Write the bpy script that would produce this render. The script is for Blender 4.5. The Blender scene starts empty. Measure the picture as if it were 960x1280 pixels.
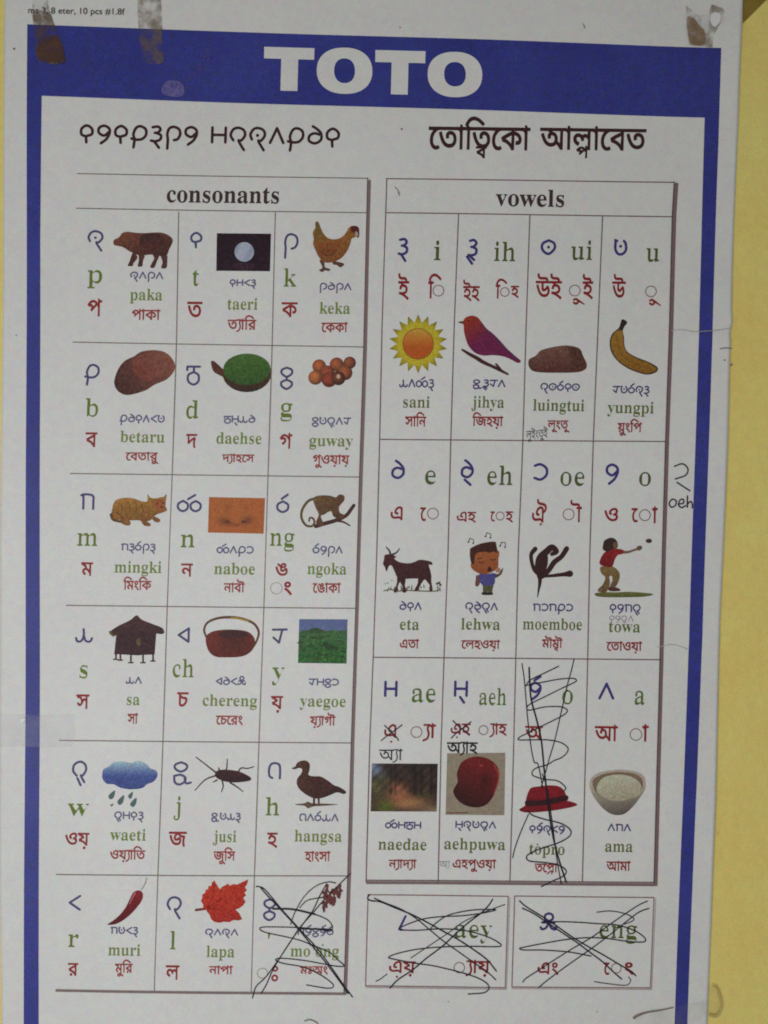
import bpy, math, random
import numpy as np
from mathutils import Vector
from mathutils.geometry import delaunay_2d_cdt
random.seed(4); rng = np.random.default_rng(4)
SC = bpy.context.scene; COL = SC.collection

# ---------------------------------------------------------------- camera, light, exposure
S = 0.00085                      # metres of wall per unit of the chart's layout grid
D = 950 * S                      # camera to wall
cam = bpy.data.cameras.new('camera'); cam.sensor_fit = 'VERTICAL'; cam.sensor_height = 36
cam.lens = 36 * 950 / 1280; cam.clip_start = 0.01; cam.clip_end = 50
cam.dof.use_dof = True; cam.dof.focus_distance = D * 0.90; cam.dof.aperture_fstop = 2.2
co = bpy.data.objects.new('camera', cam); COL.objects.link(co)
co.location = (0, -D, 0); co.rotation_euler = (math.radians(90), 0, 0)
SC.camera = co
W = bpy.data.worlds.new('World'); SC.world = W; W.use_nodes = True
bg = W.node_tree.nodes['Background']; bg.inputs[0].default_value = (1.0, 0.965, 0.87, 1); bg.inputs[1].default_value = 0.215
def area(name, loc, rot, size, energy, col):
    l = bpy.data.lights.new(name, 'AREA'); l.shape = 'RECTANGLE'; l.size = size[0]; l.size_y = size[1]
    l.energy = energy; l.color = col
    o = bpy.data.objects.new(name, l); o.location = loc; COL.objects.link(o)
    o.rotation_euler = (Vector(rot) - Vector(loc)).to_track_quat('-Z', 'Y').to_euler()
    return o
area('window_light', (-0.50, -1.35, -0.34), (-0.04, 0, -0.12), (0.9, 1.1), 9.9, (0.975, 0.975, 1.0))
SC.view_settings.view_transform = 'Standard'; SC.view_settings.look = 'None'
SC.view_settings.exposure = 0.0; SC.view_settings.gamma = 1.0
ILL = 0.94                       # light on the wall: how bright a white surface shows

# ---------------------------------------------------------------- colour and layout helpers
def lin(c):
    c = np.asarray(c, float) / 255
    return np.where(c <= 0.04045, c / 12.92, ((c + 0.055) / 1.055) ** 2.4)
def ink(c): return np.clip(lin(c) / ILL, 0, 0.9)
def lift(px, py):
    """how far the paper stands off the wall at a layout point, metres"""
    x = np.asarray(px, float); y = np.asarray(py, float)
    h = 0.0022 + 0.0007 * np.sin(x * 0.011 + y * 0.004 + 1) + 0.0006 * np.sin(y * 0.013 - x * 0.005)
    h = h + 0.0008 * np.clip((x - 840) / 80, 0, 1) ** 2 * (1 + np.sin(y * 0.012 + 0.5))
    h = h + 0.0016 * np.clip((60 - x) / 60, 0, 1) ** 2
    h = h + 0.0010 * np.exp(-((y - 427 - (x - 900) * 0.1) / 9) ** 2) * np.clip((x - 850) / 60, 0, 1)
    h = h + 0.0007 * np.exp(-((y - 800 + (x - 850) * 0.1) / 9) ** 2) * np.clip((x - 810) / 60, 0, 1)
    return h
def P(pts, layer):
    a = np.asarray(pts, float)
    out = np.empty((len(a), 3)); out[:, 0] = (a[:, 0] - 480) * S; out[:, 2] = (640 - a[:, 1]) * S
    out[:, 1] = -lift(a[:, 0], a[:, 1]) - layer
    return out

# ---------------------------------------------------------------- 2-D shapes
def catmull(pts, closed=False, n=5):
    p = [np.array(q, float) for q in pts]; m = len(p)
    if m < 3: return np.array(p)
    out = []
    for i in range(m if closed else m - 1):
        a = p[(i - 1) % m] if (closed or i > 0) else p[0] * 2 - p[1]
        b = p[i]; c = p[(i + 1) % m]
        d = p[(i + 2) % m] if (closed or i + 2 < m) else c * 2 - b
        for k in range(n):
            t = k / n
            out.append(0.5 * ((2 * b) + (c - a) * t + (2 * a - 5 * b + 4 * c - d) * t * t + (3 * b - a - 3 * c + d) * t ** 3))
    if not closed: out.append(p[-1])
    return np.array(out)
def ribbon(pts, w, taper=False):
    """outline of a pen stroke of width w with round ends; w may be a list along the stroke"""
    p = np.asarray(pts, float)
    keep = [0] + [i for i in range(1, len(p)) if np.hypot(*(p[i] - p[i - 1])) > 1e-3]
    p = p[keep]
    if len(p) < 2: p = np.array([p[0], p[0] + (0.01, 0)])
    d = np.diff(p, axis=0); d /= np.hypot(d[:, 0], d[:, 1])[:, None]
    nv = np.stack([-d[:, 1], d[:, 0]], 1)
    nn = np.vstack([nv[:1], nv[:-1] + nv[1:], nv[-1:]])
    L = np.hypot(nn[:, 0], nn[:, 1]); L[L < 0.5] = 0.5
    nn /= L[:, None]
    ww = np.full(len(p), w / 2.0) if np.isscalar(w) else np.interp(np.linspace(0, 1, len(p)), np.linspace(0, 1, len(w)), w) / 2
    mit = np.ones(len(p)); 
    for i in range(1, len(p) - 1): mit[i] = min(1.5, 1 / max(0.5, float(np.dot(nn[i], nv[i]))))
    Lp = p + nn * (ww * mit)[:, None]; Rp = p - nn * (ww * mit)[:, None]
    def cap(c, a0, r): return [c + r * np.array([math.cos(a0 - k * math.pi / 4), math.sin(a0 - k * math.pi / 4)]) for k in (1, 2, 3)]
    a1 = math.atan2(nv[-1][1], nv[-1][0]); a0 = math.atan2(-nv[0][1], -nv[0][0])
    return np.array(list(Lp) + cap(p[-1], a1, ww[-1]) + list(Rp[::-1]) + cap(p[0], a0, ww[0]))
def ell(cx, cy, rx, ry=None, n=28, rot=0):
    ry = rx if ry is None else ry; c, s = math.cos(rot), math.sin(rot)
    return np.array([(cx + rx * math.cos(t) * c - ry * math.sin(t) * s, cy + rx * math.cos(t) * s + ry * math.sin(t) * c)
                     for t in np.linspace(0, 2 * math.pi, n, endpoint=False)])
def winding(q, cs):
    w = np.zeros(len(q))
    for c in cs:
        a = c; b = np.roll(c, -1, 0)
        for (x0, y0), (x1, y1) in zip(a, b):
            if y0 == y1: continue
            side = (x1 - x0) * (q[:, 1] - y0) - (q[:, 0] - x0) * (y1 - y0)
            if y0 < y1: w += ((q[:, 1] >= y0) & (q[:, 1] < y1) & (side > 0))
            else: w -= ((q[:, 1] >= y1) & (q[:, 1] < y0) & (side < 0))
    return w
def fill(cs, step=0):
    """non-zero fill of closed outlines; step > 0 adds inner points for colour and for following the paper"""
    vs, es = [], []
    for c in cs:
        b = len(vs); n = len(c)
        vs += [Vector((float(x), float(y))) for x, y in c]; es += [(b + i, b + (i + 1) % n) for i in range(n)]
    if step:
        a = np.vstack(cs); lo = a.min(0); hi = a.max(0)
        gx, gy = np.meshgrid(np.arange(lo[0] + step / 2, hi[0], step), np.arange(lo[1] + step / 2, hi[1], step))
        g = np.stack([gx.ravel(), gy.ravel()], 1)
        if len(g):
            g = g + rng.uniform(-.2, .2, g.shape) * step
            g = g[winding(g, cs) != 0]; vs += [Vector((float(x), float(y))) for x, y in g]
    v, e, f, *_ = delaunay_2d_cdt(vs, es, [], 0, 1e-4)
    v = np.array([(q[0], q[1]) for q in v]); f = np.array([t for t in f if len(t) == 3])
    if len(f) == 0: return v, f
    f = f[winding(v[f].mean(1), cs) != 0]
    a = v[f[:, 1]] - v[f[:, 0]]; b = v[f[:, 2]] - v[f[:, 0]]
    cr = a[:, 0] * b[:, 1] - a[:, 1] * b[:, 0]
    f = f[np.abs(cr) > 1e-7]; cr = cr[np.abs(cr) > 1e-7]
    f[cr > 0] = f[cr > 0][:, ::-1]         # layout y points down: this turns every face to the room
    return v, f

# ---------------------------------------------------------------- materials
def mat(name):
    m = bpy.data.materials.new(name); m.use_nodes = True
    return m, m.node_tree.nodes, m.node_tree.links, m.node_tree.nodes['Principled BSDF']
def noise(N, L, scale, detail=2, vec=None, rough=.5):
    t = N.new('ShaderNodeTexNoise'); t.inputs['Scale'].default_value = scale; t.inputs['Detail'].default_value = detail
    t.inputs['Roughness'].default_value = rough
    if vec: L.new(vec, t.inputs['Vector'])
    return t
def grained(m, N, L, B, colsock, amount, scale=900, chroma=0.5, blotch=0):
    """fine print grain: every channel wanders a little on its own"""
    g = N.new('ShaderNodeNewGeometry'); t = noise(N, L, scale, 1, g.outputs['Position'])
    sub = N.new('ShaderNodeVectorMath'); sub.operation = 'SUBTRACT'; L.new(t.outputs['Color'], sub.inputs[0]); sub.inputs[1].default_value = (.5, .5, .5)
    bw = N.new('ShaderNodeMath'); bw.operation = 'SUBTRACT'; L.new(t.outputs['Fac'], bw.inputs[0]); bw.inputs[1].default_value = .5
    mx = N.new('ShaderNodeMix'); mx.data_type = 'VECTOR'; mx.inputs[0].default_value = chroma
    L.new(bw.outputs[0], mx.inputs[4]); L.new(sub.outputs[0], mx.inputs[5])
    ma = N.new('ShaderNodeVectorMath'); ma.operation = 'MULTIPLY_ADD'; L.new(mx.outputs[1], ma.inputs[0])
    ma.inputs[1].default_value = (amount,) * 3; ma.inputs[2].default_value = (1, 1, 1)
    mu = N.new('ShaderNodeVectorMath'); mu.operation = 'MULTIPLY'; L.new(ma.outputs[0], mu.inputs[0]); L.new(colsock, mu.inputs[1])
    if blotch:
        t = noise(N, L, 130, 2, g.outputs['Position'])
        s2 = N.new('ShaderNodeVectorMath'); s2.operation = 'MULTIPLY_ADD'; L.new(t.outputs['Color'], s2.inputs[0]); s2.inputs[1].default_value = (blotch,) * 3; s2.inputs[2].default_value = (1 - blotch / 2,) * 3
        m2 = N.new('ShaderNodeVectorMath'); m2.operation = 'MULTIPLY'; L.new(mu.outputs[0], m2.inputs[0]); L.new(s2.outputs[0], m2.inputs[1]); mu = m2
    L.new(mu.outputs[0], B.inputs['Base Color'])
M_ink, N, L, B = mat('printed_ink')
at = N.new('ShaderNodeAttribute'); at.attribute_name = 'ink'
grained(M_ink, N, L, B, at.outputs['Color'], 1.0, 900, .55, .25); B.inputs['Roughness'].default_value = .55; B.inputs['Specular IOR Level'].default_value = .3
M_blue, N, L, B = mat('blue_ink')
g = N.new('ShaderNodeNewGeometry'); t = noise(N, L, 9, 4, g.outputs['Position'])
cr = N.new('ShaderNodeValToRGB'); L.new(t.outputs['Fac'], cr.inputs[0])
cr.color_ramp.elements[0].position = .3; cr.color_ramp.elements[1].position = .7
cr.color_ramp.elements[0].color = (*ink((40, 48, 134)), 1); cr.color_ramp.elements[1].color = (*ink((54, 62, 150)), 1)
grained(M_blue, N, L, B, cr.outputs['Color'], 2.4, 850, .7, .7); B.inputs['Roughness'].default_value = .5
M_paper, N, L, B = mat('chart_paper')
g = N.new('ShaderNodeNewGeometry'); t = noise(N, L, 6, 5, g.outputs['Position'], .6)
cr = N.new('ShaderNodeValToRGB'); L.new(t.outputs['Fac'], cr.inputs[0])
cr.color_ramp.elements[0].position = .3; cr.color_ramp.elements[1].position = .72
cr.color_ramp.elements[0].color = (.765, .775, .765, 1); cr.color_ramp.elements[1].color = (.81, .82, .81, 1)
grained(M_paper, N, L, B, cr.outputs['Color'], .36, 760, .6, .20); B.inputs['Roughness'].default_value = .48; B.inputs['Specular IOR Level'].default_value = .35
t2 = noise(N, L, 35, 4, g.outputs['Position']); bp = N.new('ShaderNodeBump'); bp.inputs['Strength'].default_value = .25; bp.inputs['Distance'].default_value = .002
L.new(t2.outputs['Fac'], bp.inputs['Height']); L.new(bp.outputs[0], B.inputs['Normal'])
M_wall, N, L, B = mat('yellow_wall_paint')
g = N.new('ShaderNodeNewGeometry'); t = noise(N, L, 7, 6, g.outputs['Position'], .65)
cr = N.new('ShaderNodeValToRGB'); L.new(t.outputs['Fac'], cr.inputs[0])
cr.color_ramp.elements[0].position = .3; cr.color_ramp.elements[1].position = .7
cr.color_ramp.elements[0].color = (*ink((238, 212, 118)), 1); cr.color_ramp.elements[1].color = (*ink((248, 226, 134)), 1)
t3 = noise(N, L, 60, 3, g.outputs['Position']); c3 = N.new('ShaderNodeValToRGB'); L.new(t3.outputs['Fac'], c3.inputs[0])
c3.color_ramp.elements[0].position = .66; c3.color_ramp.elements[1].position = .8
c3.color_ramp.elements[0].color = (0, 0, 0, 1); c3.color_ramp.elements[1].color = (.5, .5, .5, 1)
mx = N.new('ShaderNodeMix'); mx.data_type = 'RGBA'; L.new(c3.outputs['Color'], mx.inputs[0]); L.new(cr.outputs['Color'], mx.inputs[6]); mx.inputs[7].default_value = (*ink((238, 194, 134)), 1)
grained(M_wall, N, L, B, mx.outputs[2], .5, 700, .6, .2); B.inputs['Roughness'].default_value = .6
t2 = noise(N, L, 55, 6, g.outputs['Position'], .6); bp = N.new('ShaderNodeBump'); bp.inputs['Strength'].default_value = .6; bp.inputs['Distance'].default_value = .003
L.new(t2.outputs['Fac'], bp.inputs['Height']); L.new(bp.outputs[0], B.inputs['Normal'])
def tape_mat(name, tint, amount, spots=22, lo=.35, hi=.65, gloss=.25):
    """old clear tape: see-through film, brown glue in patches"""
    m, N, L, B = mat(name)
    g = N.new('ShaderNodeNewGeometry'); t = noise(N, L, spots, 5, g.outputs['Position'], .65)
    mr = N.new('ShaderNodeMapRange'); L.new(t.outputs['Fac'], mr.inputs[0])
    mr.inputs[1].default_value = lo; mr.inputs[2].default_value = hi; mr.inputs[3].default_value = amount[0]; mr.inputs[4].default_value = amount[1]
    B.inputs['Base Color'].default_value = (*ink(tint), 1); B.inputs['Roughness'].default_value = gloss
    L.new(mr.outputs[0], B.inputs['Alpha'])
    bp = N.new('ShaderNodeBump'); bp.inputs['Strength'].default_value = .8; bp.inputs['Distance'].default_value = .004
    L.new(t.outputs['Fac'], bp.inputs['Height']); L.new(bp.outputs[0], B.inputs['Normal'])
    return m

# ---------------------------------------------------------------- objects
def link(name, me, parent=None):
    o = bpy.data.objects.new(name, me); COL.objects.link(o)
    if parent: o.parent = parent
    return o
def tag(o, label=None, cat=None, group=None, kind=None):
    if label: o['label'] = label
    if cat: o['category'] = cat
    if group: o['group'] = group
    if kind: o['kind'] = kind
    return o
def mesh(name, verts, faces, m, cols=None):
    me = bpy.data.meshes.new(name); me.from_pydata([tuple(map(float, v)) for v in verts], [], [tuple(map(int, f)) for f in faces])
    me.materials.append(m)
    if cols is not None:
        a = me.color_attributes.new('ink', 'FLOAT_COLOR', 'POINT')
        c = np.ones((len(verts), 4)); c[:, :3] = cols; a.data.foreach_set('color', c.ravel())
    me.update(); return me
class Pr:
    """one printed piece: coloured flat shapes, each layer a hair above the one before"""
    def __init__(s, base=0.00022): s.v = []; s.f = []; s.c = []; s.n = 0; s.base = base; s.k = 0
    def add(s, cs, col, col2=None, axis=(0, 1), step=0, mottle=0, fn=None, same=False):
        cs = [np.asarray(c, float) for c in cs]
        v, f = fill(cs, step)
        if len(f) == 0: return s
        if not same: s.k += 1
        q = P(v, s.base + s.k * 0.00003)
        lo, hi = v.min(0), v.max(0); u = (v - lo) / np.maximum(hi - lo, 1e-6)
        c1 = np.tile(np.asarray(col, float), (len(v), 1))
        if fn is not None: c1 = np.array([fn(a, b, x, y) for (a, b), (x, y) in zip(u, v)])
        elif col2 is not None:
            t = (u @ np.asarray(axis, float)); t = (t - t.min()) / max(1e-6, t.max() - t.min())
            c1 = c1 * (1 - t[:, None]) + np.asarray(col2, float) * t[:, None]
        if mottle: c1 = c1 + rng.normal(0, mottle, (len(v), 1)) + rng.normal(0, mottle * .4, (len(v), 3))
        s.v.append(q); s.f.append(f + s.n); s.c.append(ink(np.clip(c1, 4, 235))); s.n += len(v)
        return s
    def line(s, pts, w, col, smooth=True, same=False, n=5):
        return s.add([ribbon(catmull(pts, n=n) if smooth else pts, w)], col, same=same)
    def build(s, name, parent, m=None, label=None):
        o = link(name, mesh(name, np.vstack(s.v), np.vstack(s.f), m or M_ink, np.vstack(s.c)), parent)
        if label: o['label'] = label
        return o

# ---------------------------------------------------------------- writing
_cache = {}
def glyphs(text):
    if text in _cache: return _cache[text]
    c = bpy.data.curves.new('t', 'FONT'); c.body = text; c.size = 1
    o = bpy.data.objects.new('t', c); COL.objects.link(o)
    bpy.context.view_layer.update()
    k = o.to_curve(bpy.context.evaluated_depsgraph_get()); out = []
    for s in k.splines:
        b = s.bezier_points; n = len(b); pts = []
        for i in range(n):
            p0, h0, h1, p1 = b[i].co, b[i].handle_right, b[(i + 1) % n].handle_left, b[(i + 1) % n].co
            ln = (p1 - p0).length
            st = abs((h0 - p0).cross(p1 - p0).length) + abs((h1 - p1).cross(p1 - p0).length)
            m = 1 if st < 1e-4 * max(ln, 1e-3) else (3 if ln < .12 else 5)
            for j in range(m):
                t = j / m; a = p0 * (1 - t) ** 3 + h0 * 3 * t * (1 - t) ** 2 + h1 * 3 * t * t * (1 - t) + p1 * t ** 3
                pts.append((a.x, a.y))
        if len(pts) > 2: out.append(np.array(pts))
    o.to_curve_clear(); bpy.data.objects.remove(o); bpy.data.curves.remove(c)
    _cache[text] = out; return out
def advance(t):
    if not t: return 0
    a = min(c[:, 0].min() for c in glyphs('I')); n = glyphs(t + 'I')
    # the bar is the last outline
    return n[-1][:, 0].min() - a
def area2(c): return 0.5 * np.sum(c[:, 0] * np.roll(c[:, 1], -1) - np.roll(c[:, 0], -1) * c[:, 1])
def shift(cs, dx, dy):
    """make stems thinner (dx) and hairlines stronger (dy)"""
    sg = np.sign(sum(area2(c) for c in cs)) or 1; out = []
    for c in cs:
        e = np.roll(c, -1, 0) - c; L = np.maximum(np.hypot(e[:, 0], e[:, 1]), 1e-9); n = np.stack([e[:, 1], -e[:, 0]], 1) / L[:, None] * sg
        n = n + np.roll(n, 1, 0); n /= np.maximum(np.hypot(n[:, 0], n[:, 1]), .7)[:, None]
        out.append(c + n * np.array([-dx, dy]))
    return out
SERIF = lambda s: ''.join(chr(0x1d41a + ord(c) - 97) if 'a' <= c <= 'z' else c for c in s)
SL = -0.029                                      # the columns lean by this much
def place(cs, x0, x1, ybase, sy, slope=.013, lean=SL):
    """outlines (y up, size 1) fitted between x0 and x1, baseline at ybase, sy units per em"""
    a = np.vstack(cs); lo, hi = a[:, 0].min(), a[:, 0].max(); k = (x1 - x0) / (hi - lo)
    out = []
    for c in cs:
        X = (c[:, 0] - lo) * k; Y = -c[:, 1] * sy
        out.append(np.stack([x0 + X + Y * lean, ybase - (x1 - x0) * slope / 2 + X * slope + Y], 1))
    return out
def latin(s, x0, x1, yb, xh, thin=.022, slope=.013):
    cs = shift(glyphs(SERIF(s)), thin, .011)
    return place(cs, x0, x1, yb, xh / .475, slope)
def bengali(s, x0, x1, yt, yb, slope=.013, bold=.012):
    """s in visual order; Y = ya-phala; {x} = small letter hung below the one before; {r} = ra-phala"""
    cs = []; x = 0; i = 0; buf = ''; prevx = 0
    def flush():
        nonlocal buf, x, prevx
        if buf:
            cs.extend([c + np.array([x, 0]) for c in glyphs(buf)])
            prevx = x + advance(buf[:-1]); x += advance(buf); buf = ''
    while i < len(s):
        ch = s[i]
        if ch == 'Y':
            flush(); cs.append(ribbon(catmull([(x + .0, .62), (x + .26, .62)]), .06))
            cs.append(ribbon(catmull([(x + .2, .60), (x + .17, .42), (x + .22, .2), (x + .16, -.02), (x - .02, -.12)]), .065)); x += .27
        elif ch == '{':
            flush(); sub = s[i + 1]; i += 1
            if sub == 'r': cs.append(ribbon(catmull([(prevx + .08, -.12), (prevx + .25, 0), (prevx + .45, .1), (prevx + .5, -.12)]), .06))
            else:
                g = glyphs(sub); a = np.vstack(g)[:, 0].min()
                cs.extend([(c - np.array([a, 0])) * np.array([.62, .5]) + np.array([prevx + .16, -.24]) for c in g])
        else: buf += ch
        i += 1
    flush()
    ref = np.vstack(glyphs('\u09a4')); top, bot = ref[:, 1].max(), ref[:, 1].min()
    cs = [c - np.array([0, bot]) for c in cs]
    if bold: cs = shift(cs, -bold, bold)
    return place(cs, x0, x1, yb, (yb - yt) / (top - bot), slope)
# the community's own letters as pen strokes; box 0..1 wide, y down, 0 top of body, 1 foot of body
TT = {
 'p': (1.0, [[(.12,.78),(.02,.45),(.2,.1),(.5,0),(.85,.15),(.95,.5),(.72,.85),(.55,.9),(.9,1.5)]], [(.48,.5)]),
 'l': (1.0, [[(.2,.85),(.02,.5),(.18,.12),(.5,0),(.85,.15),(.95,.5),(.72,.85),(.55,.9),(.9,1.5)]], []),
 'w': (1.0, [[(.3,.9),(.04,.6),(.1,.2),(.5,0),(.85,.15),(.95,.5),(.75,.85),(.6,.9),(.85,1.3)],[(.35,1.05),(.6,1.5)]], []),
 't': (.85, [[(.42,.78),(.1,.65),(.08,.25),(.42,0),(.78,.25),(.76,.62),(.42,.78),(.42,1.2)]], []),
 'k': (.95, [[(.12,1.55),(.14,.9),(.1,.5),(.22,.12),(.5,0),(.85,.15),(.95,.5),(.8,.85),(.55,.95)]], []),
 'b': (1.0, [[(.15,1.5),(.2,.95),(.12,.55),(.3,.1),(.6,0),(.92,.2),(.95,.6),(.7,.9),(.35,.95),(0,.88)]], []),
 'd': (.9, [[(0,.08),(.95,.08)],[(.5,.08),(.5,.42)],[(.5,.42),(.85,.6),(.85,1.0),(.5,1.2),(.1,1.0),(.1,.6),(.5,.42)],[(.0,.08),(.0,.3)]], []),
 'g': (.8, [[(.4,0),(.75,.15),(.75,.4),(.4,.6),(.05,.4),(.05,.15),(.4,0)],[(.4,.6),(.4,.8)],[(.4,.8),(.75,.95),(.75,1.2),(.4,1.4),(.05,1.2),(.05,.95),(.4,.8)]], []),
 'm': (.95, [[(0,.1),(.15,.04),(.6,.04),(.88,.15),(.9,.4),(.9,1)],[(.15,.04),(.17,.5),(.17,1)]], []),
 'n': (1.6, [[(.35,.15),(.68,.4),(.66,.8),(.35,1),(.04,.8),(.02,.4),(.35,.15)],[(1.25,.15),(1.58,.4),(1.56,.8),(1.25,1),(.94,.8),(.92,.4),(1.25,.15)],[(.7,.0),(1.2,-.35)]], []),
 'N': (.85, [[(.4,.15),(.78,.4),(.76,.8),(.4,1),(.04,.8),(.02,.4),(.4,.15)],[(.3,-.05),(.75,-.4)]], []),
 's': (1.1, [[(0,.75),(.1,1),(.38,.95),(.52,.55),(.5,.1)],[(.52,.55),(.66,.95),(.95,1),(1.08,.75)]], []),
 'c': (.85, [[(.8,.02),(.02,.5)],[(.02,.5),(.8,.98)],[(.8,.98),(.8,.02)]], []),
 'y': (.9, [[(.0,.06),(.95,.04)],[(.65,.06),(.55,.5),(.45,.98)],[(.45,.98),(.05,.62)]], []),
 'j': (1.1, [[(.45,0),(.8,.15),(.8,.4),(.45,.58),(.1,.4),(.1,.15),(.45,0)],[(.05,.85),(.45,.78),(.75,.95),(.7,1.2),(.4,1.38),(.1,1.25),(.05,.85)],[(.7,1.0),(.8,1.3),(1.1,1.25)]], []),
 'h': (.9, [[(.32,.98),(.1,.85),(.06,.4),(.2,.08),(.5,0),(.8,.1),(.88,.4),(.88,1)]], []),
 'r': (.85, [[(.85,.0),(.05,.5)],[(.05,.5),(.85,1)]], []),
 'i': (.7, [[(.1,.05),(.45,0),(.62,.2),(.45,.42),(.25,.45)],[(.35,.45),(.65,.6),(.62,.9),(.3,1.05),(.02,1.0)],[(.2,1.03),(.55,1.5)]], []),
 'I': (.75, [[(.2,.05),(.5,0),(.7,.2),(.5,.42),(.3,.45)],[(.4,.45),(.7,.6),(.65,.9),(.35,1.0),(.1,.98)],[(.15,1.0),(.55,1.3)],[(.0,1.1),(.4,1.55)]], []),
 'O': (1.0, [[(.5,0),(.9,.2),(.95,.6),(.5,1),(.05,.7),(.05,.25),(.5,0)]], [(.5,.5)]),
 'u': (.95, [[(.05,.0),(.2,.05)],[(.1,.05),(.08,.6),(.3,.95),(.65,.95),(.9,.65),(.85,.2),(.72,.05)]], [(.48,.42)]),
 'e': (.9, [[(.3,-.15),(.6,.05),(.85,.35),(.85,.75),(.5,1),(.1,.85),(.1,.5),(.4,.32),(.75,.4)]], []),
 'E': (.9, [[(.3,-.15),(.6,.05),(.85,.35),(.85,.7),(.5,.95),(.1,.8),(.1,.45),(.4,.3),(.75,.4)],[(.3,1.12),(.75,1.45)]], []),
 'Q': (.85, [[(.05,.1),(.4,0),(.8,.25),(.82,.7),(.45,1),(.05,.9)]], []),
 'o': (.85, [[(.75,.45),(.45,.7),(.1,.5),(.12,.15),(.45,0),(.78,.2),(.8,.55),(.6,.95),(.25,1.25)]], []),
 'V': (.85, [[(.75,.45),(.45,.7),(.1,.5),(.12,.15),(.45,0),(.78,.2),(.8,.55),(.6,.95),(.25,1.25)],[(.35,-.2),(.8,-.5)]], []),
 'A': (.95, [[(.06,0),(.06,1)],[(.92,0),(.92,1)],[(.06,.5),(.92,.5)]], []),
 'H': (.95, [[(.06,0),(.06,1)],[(.92,0),(.92,1)],[(.06,.5),(.92,.5)],[(.45,1.1),(.75,1.5)]], []),
 'a': (.9, [[(.02,1),(.45,0)],[(.45,0),(.88,1)]], []),
 'G': (1.1, [[(.55,-.3),(.8,-.15),(.8,.15),(.55,.3),(.3,.15),(.3,-.15),(.55,-.3)],[(.1,.42),(.95,.42)],[(.55,.3),(.4,.8),(.1,.95),(0,.8)],[(.55,.3),(.7,.8),(1,.95),(1.1,.7)]], []),
 'L': (.6, [[(.5,-.1),(.05,.9)],[(.05,.9),(.25,.95)]], []),
}
def toto(s, x0, x1, yt, yb, w, slope=.013, gap=.22):
    """letters spread between x0 and x1, body between yt and yb, pen width w"""
    tot = sum(TT[c][0] for c in s) + gap * (len(s) - 1); kx = (x1 - x0) / tot; ky = yb - yt; x = 0; out = []
    for c in s:
        wd, st, dots = TT[c]
        f = lambda q: (x0 + (q[0] + x) * kx + q[1] * ky * SL, yt + q[1] * ky + ((q[0] + x) * kx - (x1 - x0) / 2) * slope)
        for p in st: out.append(ribbon(catmull([f(q) for q in p], n=4), w))
        for q in dots: out.append(ell(*f(q), w * .62, n=8))
        x += wd + gap
    return out
def ringc(cx, cy, r, w=1.0): return [ell(cx, cy, r + w / 2, n=24), ell(cx, cy, r - w / 2, n=24)[::-1]]

# ---------------------------------------------------------------- the wall
def interp(tab, y):
    ys = [q[1] for q in tab]; return np.interp(y, ys, [q[0] for q in tab])
nx, nz = 60, 70; vs, fs = [], []
for j in range(nz + 1):
    for i in range(nx + 1):
        x = -1.5 + 3 * i / nx; z = -1.6 + 3.2 * j / nz
        vs.append((x, 0.0004 * math.sin(9 * x + 3) * math.cos(7 * z), z))
for j in range(nz):
    for i in range(nx):
        a = j * (nx + 1) + i; fs.append((a, a + 1, a + nx + 2, a + nx + 1))
tag(link('wall', mesh('wall', vs, fs, M_wall)), kind='structure')

# ---------------------------------------------------------------- the chart
chart = link('alphabet_chart', None)
tag(chart, 'white paper alphabet chart with blue border and crossed-out letters, taped to the yellow wall', 'poster')
LEFT = [(11, -40), (8, 0), (7, 150), (5, 450), (2, 700), (1, 900), (2, 1100), (4, 1280), (5, 1400)]
RIGHT = [(928, -40), (927, 0), (922.6, 100), (921.5, 150), (916, 300), (913.5, 380), (914, 404), (911, 416), (911, 440), (910, 470), (907.5, 560), (904, 660), (898, 790), (893, 1000), (890, 1080), (888, 1150), (883, 1280), (880, 1400)]
ys = np.arange(-40, 1401, 4.0); nc = 232; vs = []; fs = []
for y in ys:
    a, b = interp(LEFT, y), interp(RIGHT, y)
    for i in range(nc + 1): vs.append((a + (b - a) * i / nc, y))
for j in range(len(ys) - 1):
    for i in range(nc):
        a = j * (nc + 1) + i; fs.append((a, a + nc + 1, a + nc + 2, a + 1))
paper = link('paper_sheet', mesh('paper_sheet', P(vs, 0), fs, M_paper), chart)
md = paper.modifiers.new('thick', 'SOLIDIFY'); md.thickness = 0.0003; md.offset = -1
for p in paper.data.polygons: p.use_smooth = True

BLUE = (50, 52, 148)
outer = [(36, 33), (300, 41), (600, 51), (900, 62), (897, 180), (893, 300), (885, 540), (877, 780), (867, 1030), (858, 1280), (855, 1375), (33, 1372), (31, 1280), (33, 800), (35, 300)]
inner = [(54, 122), (51.5, 300), (50.5, 800), (49.5, 1280), (49.5, 1345), (838, 1350), (842, 1280), (851, 1030), (860.5, 780), (868.5, 540), (876, 300), (880, 148), (600, 139), (300, 130)]
def dens(c, st=12):
    out = []
    for a, b in zip(c, c[1:] + c[:1]):
        n = max(1, int(math.hypot(b[0] - a[0], b[1] - a[1]) / st))
        out += [(a[0] + (b[0] - a[0]) * k / n, a[1] + (b[1] - a[1]) * k / n) for k in range(n)]
    return np.array(out)
b = Pr(.0002); ci = dens(inner); 
if np.sign(area2(ci)) == np.sign(area2(dens(outer))): ci = ci[::-1]
b.add([dens(outer), ci], BLUE, step=8)
border = b.build('blue_border', chart, M_blue)

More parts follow.
